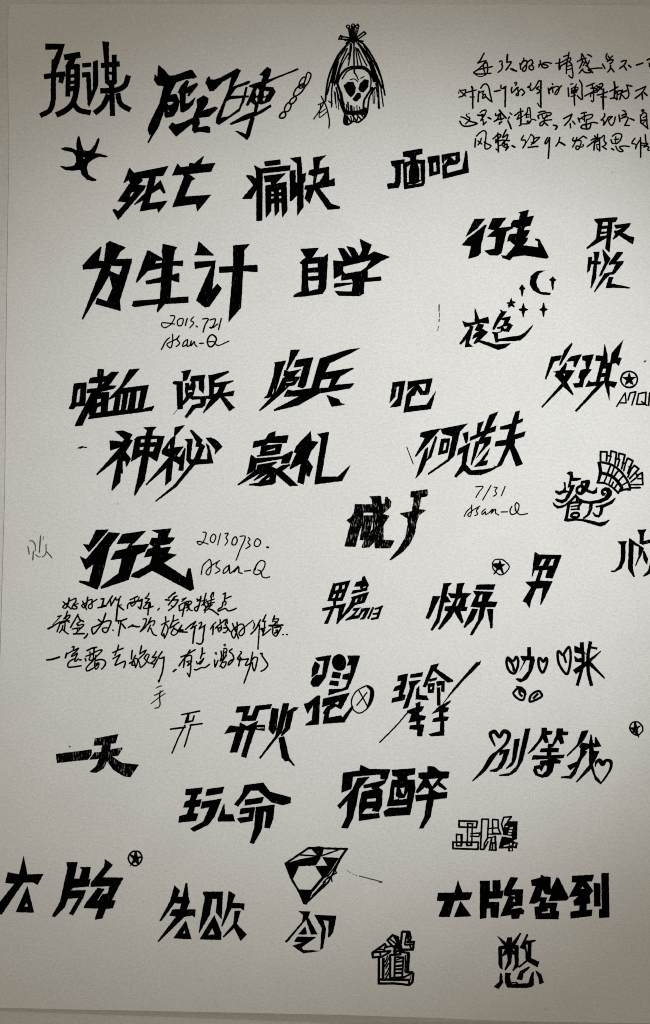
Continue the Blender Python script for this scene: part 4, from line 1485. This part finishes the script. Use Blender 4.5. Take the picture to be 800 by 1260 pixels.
s22 655,25 640,110 590,225
s20 640,130 725,95
s20 590,240 740,140
c20 665,190 640,260 610,320 640,355 700,330 720,290
s20 655,240 730,290
s22 785,190 730,275
s20 740,265 800,265
s20 740,290 800,295
# 220 755 13.3333
s22 50,190 10,270
s22 0,270 75,270
s24 0,295 140,305
c22 110,260 190,190 280,130
s20 280,130 200,250
s22 195,250 295,190
s26 268,220 245,350 232,485
c20 335,160 375,140 375,165 335,250
s20 335,255 440,185
c24 425,200 405,350 385,480 350,500 295,485
c20 610,140 570,180 520,255
s24 570,210 558,340
s24 680,100 685,170
s20 605,240 640,200 780,95
s20 640,220 650,280
s20 700,200 705,260 660,300
c20 645,260 680,225 700,250 665,300
s20 790,90 800,160
c18 740,240 800,230
# 275 752 8.8889
s14 5,100 40,88
c14 40,90 25,130 20,150
c14 5,180 50,190 20,235 0,235
s14 25,150 75,225
c14 100,135 125,200 130,220
c14 150,120 150,200 115,295 95,270 90,230 130,180 200,140 225,160 225,240 185,270 170,240 220,180
s14 130,190 165,300
c11 225,180 260,150 325,100
c12 330,120 340,150 325,190
c16 300,250 350,200 405,95
s13 395,150 378,415
c14 465,40 440,90 425,110 460,110
s14 455,110 450,180 430,265
s12 400,200 460,180
s12 415,185 450,215
s18 425,205 430,225
s13 430,268 520,195
s15 560,50 540,115
c13 540,90 605,85 560,140 520,165
s12 560,110 590,130
s18 500,158 650,152
s13 540,160 540,240
c14 540,250 575,275 610,220 630,175 560,180
s26 570,220 600,205
s16 560,240 590,230
s14 648,256 656,256
s14 692,254 700,256
@ handwritten line | 55 790 13.3333 | lowest handwritten line under the largest 行走
s28 38,293 120,285 245,245
c20 450,85 475,70 485,85 470,125
s26 365,180 340,260
s20 375,195 450,150 560,100
c20 555,110 500,170 450,210 440,240 540,180
c20 540,190 510,260 495,320 530,300 555,275
s22 575,292 600,292
c22 490,275 420,310 380,370 390,410 450,410 600,390
# 100 790 13.3333
s24 95,140 180,100 255,85
s22 65,270 80,310
c20 80,235 160,200 280,140 345,130 300,190 245,240
s20 145,160 150,230 130,290
s22 215,100 205,190 200,270
s26 140,210 190,195
c20 130,295 160,300 215,270
s20 240,220 230,290
c22 240,260 140,360 80,440 90,475 180,440 280,360
c22 250,300 330,285 390,310 400,350 370,410 335,445
c20 230,310 220,400 240,445 280,410 285,340 240,360
s22 615,50 595,130
s22 520,175 600,135 690,100
s20 585,140 555,220
s20 520,275 640,205
c22 640,205 590,300 555,380 640,345 720,315 720,370 700,420
s24 795,345 805,345
# 155 790 13.3333
s22 105,135 90,280
s22 60,350 130,310
c20 160,215 120,300 100,380 130,380
c18 100,380 130,280 190,275 190,340 160,415
s20 130,290 160,420
s22 258,60 230,195
c20 230,195 300,150 335,130 300,190 210,280
c20 200,280 225,350 240,415 320,350 365,260 380,205 350,200 300,260
c20 300,265 340,310 380,345 420,340
c20 500,155 470,210 430,255 500,245
c20 500,250 460,310 410,350 460,360
s22 520,280 450,415
c22 595,155 560,210 530,250 570,270 625,245
c22 628,245 620,340 600,480 540,655
s22 535,630 540,655
s24 800,460 780,485
# 210 790 13.3333
s26 45,485 90,450
s22 170,245 260,210 405,125
c22 320,130 270,210 180,330 138,392
s22 240,240 212,415
c20 245,250 320,215 345,235 335,320 330,450 310,570
s20 310,570 275,510
s18 265,320 315,310
c18 270,320 300,350 275,390 310,370
s18 300,370 350,315
s24 522,95 520,180 490,270
s20 510,200 565,180
c20 425,320 440,360 500,310 545,265
c20 545,265 520,320 480,365
c22 390,450 420,460 500,420 560,420 640,365
# 260 788 10.6667
s15 50,165 65,160 65,185
c16 45,255 50,350 90,260
s14 165,60 185,50 180,75
s18 130,140 140,200 120,270
c16 165,110 205,110 200,160 180,230
s14 165,130 160,220
s14 165,165 195,150
s16 120,270 200,200
s16 180,220 140,290 115,345
c16 150,290 195,280 185,330 150,365 135,340
c17 275,110 240,145 280,180 295,240 265,290 225,325 230,290 260,260 300,245
c17 385,145 400,155 370,200 345,245 400,240
s18 385,220 360,335
s17 365,260 490,240
c17 490,240 450,330 510,300 530,260
c18 545,155 530,230 510,330 430,560
c17 525,270 570,220 605,225 600,280 565,400 545,350 540,290
c18 645,175 670,170 670,200 740,310 740,330 700,380 655,405
@ faint scribble | 520 360 20 | faint broken vertical pen tick in the middle of the sheet
#?
s22 410,300 408,460
s14 420,500 422,600
s20 412,650 408,715
s10 395,830 372,935
@ handwritten note | 170 820 16 | thin trial character 手 below the lowest handwritten line
c16 355,428 410,395 465,382
c18 325,568 420,525 495,475
c14 258,730 420,610 535,530
c18 435,480 425,620 430,760 400,810 330,822
@ faint scribble | 660 410 5.7143 | small faint smudge above the right circled star
#?
q 754,200 764,192 773,193 769,202 759,205
"""
parse(LETTERING)
